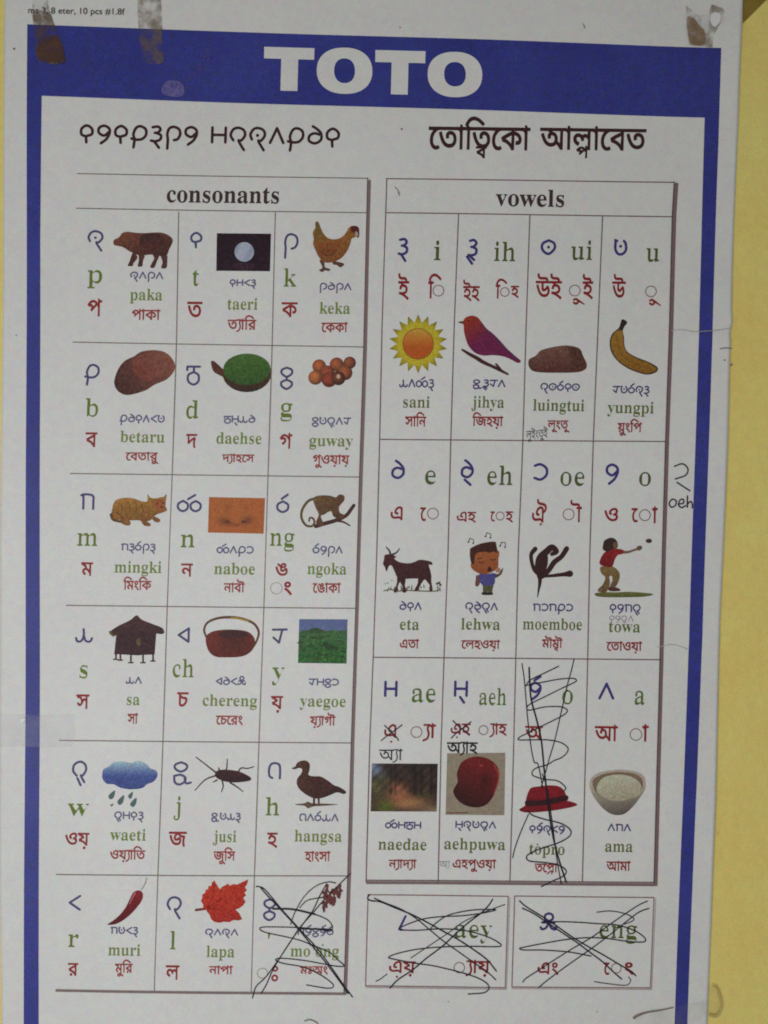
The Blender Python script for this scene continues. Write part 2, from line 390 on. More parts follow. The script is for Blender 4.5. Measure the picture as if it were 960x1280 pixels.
TW = (222, 223, 226)
def cap_T(x0, x1, y, xs0, xs1, yb, th):
    k = .03
    return [np.array([(x0, y), (x1, y + (x1 - x0) * k), (x1 - .5, y + th + (x1 - x0) * k), (xs1, y + th + (xs1 - x0) * k), (xs1 - 1, yb + .6), (xs0 - 1, yb), (xs0, y + th + (xs0 - x0) * k), (x0 - .2, y + th)])]
def sup(cx, cy, rx, ry, e=2.25, n=40):
    return np.array([(cx + rx * abs(math.cos(t)) ** (2 / e) * math.copysign(1, math.cos(t)), cy + ry * abs(math.sin(t)) ** (2 / e) * math.copysign(1, math.sin(t)) + .02 * rx * math.cos(t)) for t in np.linspace(0, 2 * math.pi, n, endpoint=False)])
b = Pr(.0004); b.add(cap_T(330.5, 393.3, 59.5, 351.8, 373, 114.5, 14.5), TW); b.build('title_letter', border, M_paper)
b = Pr(.0004); b.add([sup(430.8, 89.8, 34.7, 29), sup(430.8, 89.8, 13, 15.5)[::-1]], TW); b.build('title_letter', border, M_paper)
b = Pr(.0004); b.add(cap_T(469.3, 531.8, 64, 489.5, 510.5, 119.5, 15), TW); b.build('title_letter', border, M_paper)
b = Pr(.0004); b.add([sup(568.4, 95, 34, 28.3), sup(568.4, 94.6, 13.5, 15.2)[::-1]], TW); b.build('title_letter', border, M_paper)

HD = (62, 32, 36)
b = Pr(); b.add(toto('totbiko', 102, 247.5, 159.5, 177, 3.4, .012, .28), HD); b.build('script_heading', chart)
b = Pr(); b.add(toto('Alpabet', 265, 424.5, 161.5, 180, 3.4, .012, .28), HD); b.build('script_heading', chart)
b = Pr(); b.add(bengali('\u09c7\u09a4\u09be\u09bf\u09a4{\u09ac\u09c7\u0995\u09be', 535, 662, 161, 186, .01, .02), HD); b.build('bengali_heading', chart)
b = Pr(); b.add(bengali('\u0986\u09b2{\u09aa\u09be\u09c7\u09ac\u09a4', 674, 807, 162, 186, .01, .02), HD); b.build('bengali_heading', chart)
b = Pr()
for t, x0, x1 in (('ms-3, 8 eter, 10 pcs #1.8f', 37, 157),):
    cs = shift(glyphs(t), -.02, .02); b.add(place(cs, x0, x1, 19.5, 11, .01, 0), (92, 84, 84))
b.build('small_print', chart)

LN = (128, 112, 106); LT = (112, 84, 84)
def rule(b, pts, w, col): b.add([ribbon(pts, w)], col)
# consonant table
b = Pr(.00018)
for a, c in (((98, 218.5), (459, 224.5)), ((97, 261.5), (458, 267.5)), ((92, 428), (454, 434.5)), ((89, 592), (450, 596.5)), ((84, 756.5), (445, 760)), ((75, 925), (440, 928)), ((72, 1091.5), (435, 1094))):
    rule(b, np.linspace(a, c, 12), 1.2, LN)
rule(b, [(224, 266), (221, 427), (216, 592), (210, 757), (204.5, 924), (198.6, 1091), (194, 1237)], 1.1, LN)
rule(b, [(344.6, 267), (340.5, 432), (335.5, 594), (330.5, 759), (324.2, 926), (318.6, 1092), (314.5, 1239)], 1.1, LN)
rule(b, [(461.8, 228), (457, 432), (451.7, 593), (446.8, 759), (441.2, 927), (437, 1092), (432, 1240)], 3.6, (132, 112, 112))
rule(b, [(459.6, 224), (454.8, 432), (449.6, 593), (444.8, 759), (439.2, 927), (434.8, 1092), (430, 1240)], 1.2, (96, 78, 78))
rule(b, np.linspace((72, 1236), (432, 1240.5), 8), 3.0, (134, 118, 116))
cons = b.build('consonant_table', chart)
# vowel table
b = Pr(.00018)
for a, c in (((483, 225), (842, 228.5)), ((483, 267.5), (839, 271.5)), ((475, 549.5), (832, 552.2)), ((467, 821), (825, 824)), ((458, 1099.5), (818, 1101.5))):
    rule(b, np.linspace(a, c, 12), 1.3, LT)
for q in ([(483.5, 225), (482, 271), (477.5, 410), (474.5, 550), (471, 690), (466.5, 822), (462, 935), (457.6, 1101)],
          [(572.8, 269), (567.5, 405), (563.2, 552), (559.8, 690), (554.7, 823), (551, 935), (547.6, 1101)],
          [(661.7, 270), (657, 410), (653.2, 552), (647.5, 690), (644.2, 823), (641.5, 935), (637, 1101)],
          [(752.6, 271), (746.7, 410), (741, 553), (736.8, 690), (733.7, 823), (731, 935), (727.2, 1101)]):
    rule(b, q, 1.3, LT)
rule(b, [(845, 231), (842.4, 271), (838.2, 410), (833, 552), (829.2, 690), (825.7, 824), (822.2, 945), (818.5, 1103)], 4.4, (126, 104, 106))
rule(b, [(842.2, 228), (839.6, 271), (835.6, 410), (830.8, 552), (827, 690), (823.5, 824), (820, 945), (816.2, 1103)], 1.3, (92, 70, 72))
rule(b, np.linspace((459, 1102.4), (819, 1104.4), 8), 3.4, (130, 110, 110))
vow = b.build('vowel_table', chart)
boxes = []
for q in ([(460, 1117.5), (635, 1119.5), (631, 1232.7), (457, 1230.7), (460, 1117.5)], [(643, 1119), (816.5, 1120.5), (812, 1233), (639.3, 1231.7), (643, 1119)]):
    b = Pr(.00018)
    for a, c in zip(q, q[1:]): rule(b, np.linspace(a, c, 6), 1.4, (140, 110, 108))
    rule(b, [(q[3][0], q[3][1] + 2), (q[2][0] + 1.5, q[2][1] + 2), (q[1][0] + 2, q[1][1] + 2)], 1.0, (172, 162, 162))
    boxes.append(b.build('letter_box', chart))

PUR = (72, 66, 118); GRN = (102, 126, 38); RED = (150, 44, 46); RNG = (150, 118, 110)
GRV = (84, 100, 40); REV = (140, 34, 38)
b = Pr(); b.add(latin('consonants', 209, 349, 254.5, 14.6, .002), (66, 48, 50)); b.build('table_heading', cons)
b = Pr(); b.add(latin('vowels', 619, 704.5, 259, 14.6, .002), (66, 48, 50)); b.build('table_heading', vow)

def T(parent, s, x0, x1, yt, yb, w=2.6, col=PUR, name='script_letter'):
    b = Pr(); b.add(toto(s, x0, x1, yt, yb, w), col); b.build(name, parent)
def La(parent, s, x0, x1, yb, xh=15.5, col=GRN, thin=.028, name='latin_letter'):
    b = Pr(); b.add(latin(s, x0, x1, yb, xh, thin), col); b.build(name, parent)
def Be(parent, s, x0, x1, yt, yb, col=RED, name='bengali_letter', bold=.016):
    b = Pr(); b.add(bengali(s, x0, x1, yt, yb, .008, bold), col); b.build(name, parent)
def words(parent, t, l, g, tc=(104, 100, 138), lc=(120, 140, 60), bc=(160, 62, 60)):
    T(parent, *t, w=1.75, col=tc, name='script_word')
    La(parent, *l, 9.8, lc, .013, 'latin_word')
    Be(parent, *g, bc, 'bengali_word', .02)
# consonants: letter, latin, bengali / word x3
CONS = [
 (('p',111.5,130,290,306),('p',110,128,354),('প',109.6,127.7,376,394), ('paka',164,204,341,348.5),('paka',163,203,375.6),('পাকা',165,200.6,388,399)),
 (('t',239,253,292,307),('t',241,249,357.5),('ত',234,253,378,396.5), ('tAri',288,320,350.6,357.5),('taeri',284.6,322,387.5),('তYাির',284.6,320.6,400.5,411.5)),
 (('k',355.4,372.5,294,313),('k',355,370.5,359),('ক',352,372,379,395.5), ('keka',400,439,355.5,363),('keka',399.6,437.5,393),('\u09c7\u0995\u0995\u09be',401.7,434.6,404.5,415)),
 (('b',107.5,124.6,456.5,473),('b',107.5,123,520.5),('ব',107.5,122,541,557.3), ('betaru',151,206,519.5,527.5),('betaru',151,206,553),('\u09c7\u09ac\u09a4\u09be\u09b0\u09c1',157.5,199,566,575)),
 (('d',234.6,249.6,457,477),('d',233,248,523),('দ',233,246.5,543,558.5), ('dHse',281,319,520.5,528),('daehse',271,327,555),('দYাহ\u09c7স',278,318,568.5,577)),
 (('g',352,366,460,479),('g',351,365.4,520),('গ',349.6,365.4,543.5,559.5), ('guway',391,438,522.5,530.5),('guway',386.7,441,558),('\u0997\u09c1ওয়ায়',391,436.7,569.5,579.5)),
 (('m',102.7,118.8,617.5,636),('m',97.5,122.5,682),('ম',102,117,703,718), ('miNki',153,195,680,687.5),('mingki',144,202.5,715.6),('\u09bfমং\u09bfক',155,190,726,736)),
 (('n',223.5,251.7,624,639),('n',226.7,243.8,683.8),('ন',227,241.7,704.5,719), ('nabQ',272.5,317,683,691),('naboe',268.5,319,717.5),('নাবৗ',280.4,306.5,729,739)),
 (('N',347.5,361.7,624.5,640),('ng',338,368,682),('ঙ',344.6,360,704,718), ('Noka',392,428,683,691),('ngoka',384.6,433,717.5),('\u09c7\u0999\u09be\u0995\u09be',391,426,729,739.6)),
 (('s',96,116.5,784.5,801.5),('s',99.8,109.8,847),('স',95.6,112,868,884), ('sa',158.7,177.5,846,853.5),('sa',159,175,880.6),('সা',160,173,892,903)),
 (('c',224,237.7,784.6,802),('ch',216.5,242.5,845.6),('চ',221.7,236,865,881.5), ('cerG',271,307.5,847,855),('chereng',254,321.5,881.7),('\u09c7চ\u09c7রং',270.4,304,894,904)),
 (('y',341.7,358,785.5,803),('y',340,355.6,849),('য়',338.8,354,869.5,884), ('yAgQ',387,423,848,855.5),('yaegoe',375,432,882.5),('য়Yাগৗ',387.5,419.4,895,905)),
 (('w',92,109.6,951.5,971),('w',85.6,111.7,1019),('ওয়',82.5,112.7,1040,1054), ('wAti',144.6,180,1014,1022),('waeti',138.7,183,1049),('ওয়Yা\u09bfত',138.7,182.5,1061.5,1071.7)),
 (('j',218,240,952,972),('j',218,226,1017),('জ',211.7,234,1038.5,1055), ('jusi',265.4,301,1015.5,1023),('jusi',267,295.6,1051),('জু\u09bfস',267.5,294.6,1063,1073)),
 (('h',336,351,953,972),('h',332.5,349,1018),('হ',334,347,1040,1055.5), ('haNsa',374.8,422.7,1017,1025),('hangsa',368.5,427,1051),('হাংসা',381,413,1064,1074.5)),
 (('r',88,101.7,1118,1135),('r',86.7,99.2,1181.5),('র',86,98.8,1202,1216), ('muri',140.4,173.5,1157,1164.5),('muri',136.7,176.5,1192),('মু\u09bfর',145,167,1202.5,1212.5)),
 (('l',210.6,228,1119.5,1137),('l',213.7,220.2,1184),('ল',208,225,1204.5,1220.5), ('lapa',258,298,1159.5,1166.5),('lapa',259,293.5,1194),('নাপা',262,291.7,1205.7,1214.6)),
 (('g',331,344.5,1122.5,1141),None,None, ('mVgVN',372,416.7,1159,1166.5),('mo ong',363.5,423.5,1194),('মঃঅং',375,410,1206.3,1215)),
]
for tl, ll, bl, tw, lw, bw in CONS:
    T(cons, *tl, w=2.7, col=(80, 76, 122))
    if ll: La(cons, *ll)
    if bl: Be(cons, *bl)
    words(cons, tw, lw, bw)
b = Pr(); b.add(ringc(346, 735, 7.2, .9), (190, 166, 160)); b.add(bengali('ং', 355.4, 365.5, 727, 741, .0, .02), RED); b.build('bengali_letter', cons)
b = Pr(); b.add(ringc(328.5, 1214.5, 6.3, .9), (176, 150, 144)); b.add(ringc(344.5, 1209, 2.6, 2.2), RED); b.add(ringc(343.8, 1220.5, 3.2, 2.2), RED, same=True); b.build('bengali_letter', cons)
b = Pr(); b.add([ribbon([(337, 1165), (336.2, 1171)], [2.8, 1.4])], GRN); b.build('latin_letter', cons)
b = Pr(); b.add([ell(388.2, 1179.6, 1.2, n=8), ribbon([(393.6, 1181), (393, 1185.5)], [2.2, 1.2]), ell(403.6, 1179.8, 1.2, n=8)], (104, 126, 76)); b.build('latin_accent', cons)

def ring_mark(parent, cx, cy, r, before=None, after=None, below=None):
    b = Pr(); b.add(ringc(cx, cy, r, 1.1), (138, 104, 98))
    for q in (before, after, below):
        if q: b.add(bengali(*q, .0, .018), REV, same=True)
    b.build('bengali_vowel_sign', parent)
V = dict(tc=(76, 70, 122), lc=(98, 112, 46), bc=(146, 36, 40))
VOW = [
 (('i',498.5,509.5,300.5,318.5),('i',542,550.2,326.4),[('ই',497,511,353,372)], ('sani',499.8,542,475,484),('sani',503.7,536.8,509.8),('সা\u09bfন',506,532.4,521.3,532.3)),
 (('I',584,596,301.5,320.5),('ih',617,643.2,327.4),[('ইহ',578,599,359,374.5)], ('jIya',591.4,631,475.5,483.5),('jihya',589,629.5,509.8),('\u09bfজহয়া',590,628.5,521.3,531.8)),
 (('O',677,693.6,301.5,318.5),('ui',713,739.2,325.4),[('উই',668.5,701.5,352.5,371)], ('lONtO',675.7,723.7,480,488),('luingtui',666,729.6,513.8),('\u09b2\u09c2ংত\u09c2',684,711.8,526,535.5)),
 (('u',767.5,783,301,319),('u',807,823,327.4),[('উ',764,781,353,371.5)], ('yuNpi',765.8,810.4,483.5,491.5),('yungpi',758.5,816,516.7),('\u09df\u09c1ং\u09bf\u09aa',771,801.5,529.3,539.3)),
 (('e',489.8,505,579,597.5),('e',531,544.4,605),[('এ',488,503,633.5,648.6)], ('eta',499.7,526.4,753,761.4),('eta',499.7,523.4,786.7),('এতা',499.7,523.5,799.3,809)),
 (('E',576.5,591,578.5,597.5),('eh',608.6,640,606),[('এহ',570.6,594.8,640,651)], ('lEwa',581.9,621.5,753.5,761.8),('lehwa',576,624.5,786.7),('\u09c7লহওয়া',576,624.5,800.3,809.5)),
 (('Q',667.4,683.7,580.5,599.5),('oe',700,730,606.8),[('ঐ',664.5,682.7,633.5,651.5)], ('mQmbQ',666.4,715,755,763),('moemboe',653,726.6,786.7),('মৗম{বৗ',676.7,702.4,799,808.5)),
 (('o',757,772.4,581,600),('o',798,812.6,607),[('ও',754.6,771.8,635.5,651)], ('tomw',761.8,799.5,755.5,764),('towa',760,799,789.7),('\u09c7\u09a4\u09beওয়া',757,801.4,802.3,812)),
 (('A',481,496,851.7,869),('ae',514.5,544,876.8),[('এ',480,495,905,920)], ('nAdA',482.3,526,1027,1034.5),('naedae',472.8,532.7,1061.7),('নYাদYা',485.7,520.4,1074.5,1083.8)),
 (('H',568,583.8,851.7,869),('aeh',598.6,632,880.4),[('এহ',563,587.7,904,916.5)], ('Hpuwa',569.5,619.4,1026.5,1034),('aehpuwa',555,631,1061.3),('এহপুওয়া',565.5,619.8,1074.3,1083.8)),
 (('V',661.8,675.6,853,869),('o',701.8,715,878.8),[('অ',655.4,677.6,907,922)], ('tVpro',661.8,705,1031.5,1039),('topro',661,705,1067),('ত\u09c7প{rা',667.7,696.4,1078.8,1088.3)),
 (('a',748.5,766,854,872),('a',792,804.4,879.4),[('আ',742,770.7,907,923.5)], ('ama',759.4,787,1029,1036.8),('ama',755.5,789.5,1063.3),('আমা',756.8,787,1075.8,1086)),
]
for k, (tl, ll, bl, tw, lw, bw) in enumerate(VOW):
    T(vow, *tl, w=3.2, col=(62, 54, 122))
    La(vow, *ll, 14.5 if k == 9 else 16.5, (80, 94, 42) if k < 8 else (86, 112, 40), .026)
    for q in bl: Be(vow, *q, REV)
    words(vow, tw, lw, bw, **V)
ring_mark(vow, 547.7, 364.5, 6.7, ('\u09bf', 534.5, 551, 353.5, 372.3))
ring_mark(vow, 630.4, 366, 5.4, ('\u09bf', 618.5, 633, 357.5, 372.5), ('হ', 637.8, 647.9, 358.5, 371))
ring_mark(vow, 717.8, 364, 6.7, None, ('ই', 727, 740.5, 353, 371))
b = Pr(); b.add([ribbon(catmull([(716.5, 379), (719.5, 380.5), (722, 377.5), (719.5, 374.5), (716.5, 375.5)]), 2.6), ribbon([(721.5, 376), (729.5, 381)], [3, 1.4])], REV); b.build('bengali_vowel_sign', vow)
ring_mark(vow, 812.8, 365, 6.7)
b = Pr(); b.add([ribbon(catmull([(811.5, 380), (814.5, 381.5), (817, 378.5), (814.5, 375.5), (811.5, 376.5)]), 2.6), ribbon([(816.5, 377), (824.5, 382.5)], [3, 1.4])], REV); b.build('bengali_vowel_sign', vow)
ring_mark(vow, 541, 642, 6.7, ('\u09c7', 524.8, 532.3, 634.5, 649.5))
ring_mark(vow, 624.9, 645, 5, ('\u09c7', 612.5, 618.3, 639.5, 650.5), ('হ', 631.4, 641, 639.5, 650.8))
ring_mark(vow, 710.4, 643, 6.8, None, ('\u09d7', 712, 726.5, 634, 651))
b = Pr(); b.add([ell(675.7, 655.3, 1.5, n=10)], REV); b.build('bengali_dot', vow)
ring_mark(vow, 805.4, 644, 6.8, ('\u09c7', 788.4, 796.6, 635.5, 651), ('\u09be', 814, 821, 635.3, 652.3))
ring_mark(vow, 520.4, 914.5, 6.8, None, ('Y\u09be', 528, 544.5, 905.5, 920.5))
ring_mark(vow, 604, 912, 5.6, None, ('Y\u09beহ', 611.5, 633, 904.5, 916.5))
ring_mark(vow, 793.5, 917, 7.2, None, ('\u09be', 801, 809, 906.5, 924))
b = Pr(); b.add([ell(708.2, 862.6, 1.4, n=8)], (84, 104, 56)); b.build('latin_accent', vow)
b = Pr(); b.add([ell(671.5, 1054.5, 1.1, n=8)], (86, 98, 60)); b.build('latin_accent', vow)
b = Pr(); b.add([ell(489, 926.5, 1.4, n=8)], REV); b.build('bengali_dot', vow)
b = Pr(); b.add([ell(571, 921, 1.2, n=8)], REV); b.build('bengali_dot', vow)
# the two boxes below
T(boxes[0], 'L', 498.5, 508.5, 1146, 1162, 2.9, (66, 60, 118))
La(boxes[0], 'aey', 568, 614.5, 1170.8, 15.5, (84, 98, 40))
Be(boxes[0], 'এয়', 486, 519.4, 1200.5, 1213.5, REV)
b = Pr(); b.add([ell(496, 1219.5, 1.4, n=8)], REV); b.build('bengali_dot', boxes[0])
ring_mark(boxes[0], 573.8, 1208, 6.5, None, ('Yায়', 581.5, 612.5, 1200, 1213.5))
T(boxes[1], 'G', 675.6, 695.5, 1145, 1161, 2.9, (66, 60, 118))
La(boxes[1], 'eng', 748.4, 795, 1170.8, 15.5, (84, 98, 40))
Be(boxes[1], 'এং', 671, 697.5, 1201.5, 1214.5, REV)
ring_mark(boxes[1], 769.4, 1208.5, 6, ('\u09c7', 753.3, 761, 1201.5, 1215), ('ং', 779.7, 791.5, 1201.5, 1214.5))

# ---------------------------------------------------------------- the printed pictures
def Z(ox, oy, k): return lambda pts: [(ox + x / k, oy + y / k) for x, y in pts]
def blob(pts, n=5): return catmull(pts, True, n)
def pic(name, parent, label=None):
    b = Pr(); return b, (lambda: b.build(name, parent, label=label))
z = Z(85, 260, 4.8)
b, done = pic('pig_picture', cons)
for q in ([(395,270),(420,300),(395,335),(392,350),(362,350),(372,325),(380,300)], [(430,275),(462,285),(452,325),(448,352),(422,352),(428,320)], [(512,280),(548,290),(535,325),(520,360),(496,358),(508,330),(520,305)], [(555,275),(595,285),(598,320),(592,362),(562,362),(570,330),(562,300)]):
    b.add([blob(z(q))], (92, 54, 46), (80, 48, 44), step=2, mottle=7)
b.add([blob(z([(276,208),(285,192),(310,180),(330,155),(360,147),(400,152),(450,155),(510,152),(560,152),(600,165),(628,188),(628,215),(610,250),(595,285),(560,292),(515,284),(480,284),(440,290),(405,278),(370,262),(340,242),(310,232),(282,226)]))], (124, 74, 56), (72, 40, 38), (.5, .5), step=1.6, mottle=9)
b.add([blob(z([(450,165),(540,160),(580,190),(560,230),(480,245),(430,220)]))], (66, 40, 42), (88, 48, 42), step=2, mottle=8)
b.add([blob(z([(276,208),(284,196),(296,200),(296,218),(282,222)]))], (112, 62, 52)); done()
z = Z(270, 260, 4.8)
b, done = pic('moon_picture', cons)
b.add([np.array(z([(8,156),(332,160),(326,384),(4,380)]))], (40, 20, 34), step=3, mottle=5)
b.add([blob(z([(100,340),(170,330),(240,345),(200,375),(130,372)]))], (60, 36, 52), step=2, mottle=8)
def moonf(a, c, x, y): return np.array((176, 184, 204)) - 26 * max(0, math.sin(a * 7 + c * 4)) * (1 - abs(c - .4))
b.add([ell(*z([(172, 268)])[0], 12.2)], (180, 188, 205), step=1.6, fn=moonf, mottle=4); done()
b, done = pic('hen_picture', cons)
for q in ([(622,320),(650,325),(655,360),(685,372),(680,384),(655,380),(640,390),(620,378),(640,362)], [(700,325),(735,330),(768,340),(765,352),(745,362),(725,348),(705,345)]):
    b.add([blob(z(q))], (98, 66, 50))
b.add([blob(z([(608,86),(622,105),(640,150),(670,185),(710,195),(750,185),(778,160),(795,130),(815,115),(848,122),(858,150),(840,180),(815,190),(808,215),(790,260),(755,305),(705,330),(655,332),(622,305),(600,262),(585,225),(588,190),(582,160),(588,140),(598,125),(596,100)]))], (168, 112, 52), (128, 76, 38), (.1, 1), step=1.6, mottle=10)
b.add([blob(z([(608,86),(640,150),(660,190),(640,230),(600,215),(588,180),(598,130)]))], (110, 98, 52), (140, 92, 44), step=2, mottle=8)
b.add([blob(z([(620,220),(690,215),(750,225),(700,290),(640,285)]))], (146, 84, 40), (120, 66, 34), step=1.8, mottle=12)
b.add([blob(z([(808,125),(830,114),(856,125),(860,165),(852,188),(836,160),(815,150)]))], (92, 36, 34), step=2, mottle=6)
b.add([blob(z([(836,150),(850,152),(852,175),(838,175)]))], (176, 160, 150)); done()
z = Z(85, 425, 4.8)
b, done = pic('stone_picture', cons)
b.add([blob(z([(280,262),(288,215),(310,165),(345,125),(400,98),(440,72),(510,62),(575,72),(620,105),(645,158),(630,200),(590,240),(520,270),(470,302),(400,325),(345,330),(300,305)]))], (72, 40, 36), (140, 84, 68), (1, -.5), step=1.6, mottle=8)
b.add([blob(z([(400,110),(500,78),(580,95),(600,150),(560,210),(480,250),(420,220),(390,160)]))], (122, 62, 50), (136, 84, 70), (1, -.4), step=1.6, mottle=9); done()
z = Z(270, 425, 4.8)
b, done = pic('leaf_seed_picture', cons)
b.add([blob([(264,453),(268,452),(276,459),(283,466),(282,472),(274,469),(267,464)])], (92, 52, 38), step=2, mottle=6)
b.add([ell(309, 467, 30.6, 23.6)], (92, 66, 36), (58, 40, 28), step=2, mottle=6)
b.add([ell(309, 462, 29.6, 19.6)], (74, 110, 44), (52, 88, 34), step=1.5, mottle=9); done()
b, done = pic('nuts_picture', cons)
for x, y, r, c in ((620,160,41,(176,98,54)), (725,150,42,(164,90,60)), (803,140,37,(146,80,54)), (668,200,44,(158,78,52)), (598,228,43,(184,108,64)), (775,200,44,(160,90,54)), (680,240,46,(150,68,50)), (735,232,42,(112,60,42))):
    cx, cy = z([(x, y)])[0]
    b.add([ell(cx, cy, r / 4.8, n=22)], c, step=1.5, fn=lambda a, d, px, py, c=c, cx=cx, cy=cy, r=r / 4.8: np.array(c, float) * (1.12 - .5 * min(1, math.hypot(px - cx + 1.5, py - cy + 1.5) / r) ** 2), mottle=6)
b.add([ell(*z([(735, 222)])[0], 2.4, 2.9, n=10)], (212, 180, 160)); done()
z = Z(85, 590, 4.8)
b, done = pic('cat_picture', cons)
for q in ([(330,280),(365,285),(380,305),(372,320),(345,318),(320,300)], [(440,285),(470,295),(498,310),(495,325),(465,322),(450,308)], [(505,265),(530,270),(556,285),(552,300),(530,300),(512,285)]):
    b.add([blob(z(q))], (134, 92, 44), step=2, mottle=8)
b.add([blob(z([(262,270),(270,225),(278,190),(300,165),(350,155),(400,160),(440,175),(475,178),(482,160),(480,135),(500,155),(530,158),(560,152),(580,148),(594,133),(592,165),(585,195),(598,228),(580,240),(550,250),(525,262),(505,285),(470,298),(430,290),(380,290),(340,292),(305,285),(280,290)]))], (176, 126, 52), (130, 84, 38), (.2, 1), step=1.5, mottle=11)
for q in ([(300,180),(330,210),(320,250)], [(350,170),(375,200),(372,240)], [(400,175),(420,205),(415,240)], [(280,240),(310,250),(340,285)], [(440,190),(455,225),(445,262)], [(500,165),(530,170),(560,162)]):
    b.line(z(q), [.4, 1.3, .4], (126, 86, 42), same=True)
b.add([blob(z([(520,172),(560,165),(588,170),(584,215),(560,235),(530,215)]))], (164, 92, 50), step=2, mottle=8)
b.add([ell(*z([(540, 190)])[0], 1.3, n=8), ell(*z([(574, 186)])[0], 1.2, n=8), ell(*z([(566, 212)])[0], 1.3, n=8)], (60, 40, 30))
b.line(z([(262,255),(275,285),(320,298)]), 3, (96, 66, 36)); done()
z = Z(270, 590, 4.8)
b, done = pic('nose_picture', cons)
b.add([np.array([(262, 621.5), (331.8, 622.8), (330, 667), (260.8, 665.5)])], (182, 102, 50), step=2, mottle=5)
def nosef(a, c, x, y): 
    d = math.hypot((x - 296) / 24, (y - 645) / 15); f = sum(math.exp(-((x - u) / 7) ** 2 - ((y - v) / 4.5) ** 2) for u, v in ((281, 651), (311, 650))); return np.array((182, 102, 50)) * (1 - .30 * min(1, f)) * (1 - .12 * math.exp(-((y - 656) / 3) ** 2 - ((x - 296) / 14) ** 2)) * (1 - .10 * math.exp(-((y - 636) / 6) ** 2 - ((abs(x - 296) - 12) / 3) ** 2))
b.add([np.array([(263.5, 623), (330.5, 624), (328.8, 665.8), (262, 664.3)])], (160, 90, 50), step=1.5, fn=nosef, mottle=5)
b.add([ell(285.5, 652, 3.4, 1.5, n=12), ell(305.5, 652, 3.4, 1.5, n=12)], (98, 48, 34))
b.line([(277, 650), (283, 654), (290, 654), (296, 656.5), (302, 654), (309, 653.5), (314, 649)], [.5, 1.2, .8, .5], (132, 70, 42)); done()
b, done = pic('monkey_picture', cons)
b.line(z([(600,325),(650,310),(720,290),(780,262),(810,225),(828,200)]), [5, 5, 4.6, 4.4, 4], (74, 42, 36))
b.line(z([(720,292),(765,300),(805,322)]), [3, 1.6], (84, 50, 40), same=True)
b.line(z([(600,158),(555,175),(520,225),(515,275),(540,318),(575,325),(592,305),(585,280),(565,275),(560,295)]), [3.4, 3, 2.6, 2], (104, 82, 48))
b.add([blob(z([(585,160),(620,142),(680,142),(720,152),(740,136),(768,142),(770,170),(750,195),(738,215),(745,245),(770,258),(765,275),(735,280),(705,265),(690,235),(650,255),(630,265),(640,295),(650,318),(615,322),(602,300),(618,255),(600,215)]))], (112, 82, 48), (92, 62, 42), (.3, 1), step=1.6, mottle=9)
b.add([ell(*z([(748, 165)])[0], 4.2, 4.4, n=14)], (96, 68, 46)); done()
z = Z(80, 755, 4.8)
b, done = pic('stilt_house_picture', cons)
for x, y in ((315,330), (342,335), (405,350), (478,350), (538,340)):
    b.line(z([(x, 295), (x, y)]), 2.2, (76, 58, 48), False, same=True); b.line(z([(x - 14, y), (x + 12, y)]), 1.8, (84, 70, 56), False, same=True)
b.add([np.array(z([(322,140),(560,140),(548,300),(440,306),(305,298)]))], (58, 28, 34), step=1.8, mottle=9)
b.add([blob(z([(440,66),(470,92),(540,120),(590,140),(606,165),(592,178),(540,172),(440,160),(360,172),(300,190),(278,168),(330,130),(400,96)]), 4)], (76, 44, 42), (62, 30, 34), step=1.8, mottle=8)
b.add([ell(*z([(452, 225)])[0], 2.9, 5, n=14)], (96, 82, 48), step=1.5, mottle=8)
b.line(z([(278,165),(300,190)]), 2.4, (104, 98, 58), False); done()
z = Z(260, 755, 4.8)
b, done = pic('cooking_pot_picture', cons)
b.line([(258.5, 795), (256, 787), (260, 778), (272, 772.5), (288, 771), (304, 773), (318, 779), (324, 789), (322, 799), (318, 807)], [2.6, 2.6, 3, 3.4, 3, 2.6, 2.2], (100, 66, 48))
b.line([(290, 771.6), (300, 772.6), (311, 775.6)], 2.6, (168, 136, 52))
b.add([blob([(258, 797), (264, 790), (276, 787), (295, 786.6), (310, 789), (318, 796), (319, 806), (313, 815), (302, 820), (285, 821), (270, 820), (261, 812)])], (112, 38, 28), step=1.6,
      fn=lambda a, c, x, y: np.array((128, 44, 30)) * (1 - .5 * (1 - c) * math.exp(-((a - .6) / .32) ** 2)) * (1 - .25 * c), mottle=7)
b.add([ell(292, 793, 18, 4.2)], (66, 26, 26), step=2, mottle=5); done()
b, done = pic('hill_picture', cons)
b.add([np.array(z([(550,88),(838,90),(832,354),(542,350)]))], (96, 110, 158), (112, 124, 160), step=3, mottle=4)
hill = [(548,165),(575,152),(605,156),(640,140),(680,148),(710,160),(750,152),(790,158),(835,150)]
b.add([np.array(z(hill + [(832,353),(542,349)]))], (66, 104, 62), (40, 100, 38), step=1.4, mottle=15)
b.add([blob(z([(596,158),(630,142),(665,142),(700,160),(720,166),(660,174),(610,170)]))], (54, 84, 52), step=1.6, mottle=11)
for k in range(26):
    x, y = z([(random.uniform(555, 825), random.uniform(185, 340))])[0]; w = random.uniform(1.5, 5)
    b.add([blob([(x - w, y), (x, y - w * .35), (x + w, y + .2), (x, y + w * .3)], 3)], (44 + random.uniform(-12, 18), 88 + random.uniform(-22, 24), 38), step=1.6, mottle=9)
b.add([blob(z([(690,238),(712,230),(740,245),(785,262),(765,274),(715,262)]))], (38, 70, 38), step=1.4, mottle=8); done()
z = Z(70, 920, 4.8)
b, done = pic('rain_cloud_picture', cons)
cf = lambda a, c, x, y: np.array((170, 204, 212)) * max(0, 1 - 1.9 * c) + np.array((70, 88, 156)) * min(1, 1.9 * c) * (1 - .25 * max(0, c - .5))
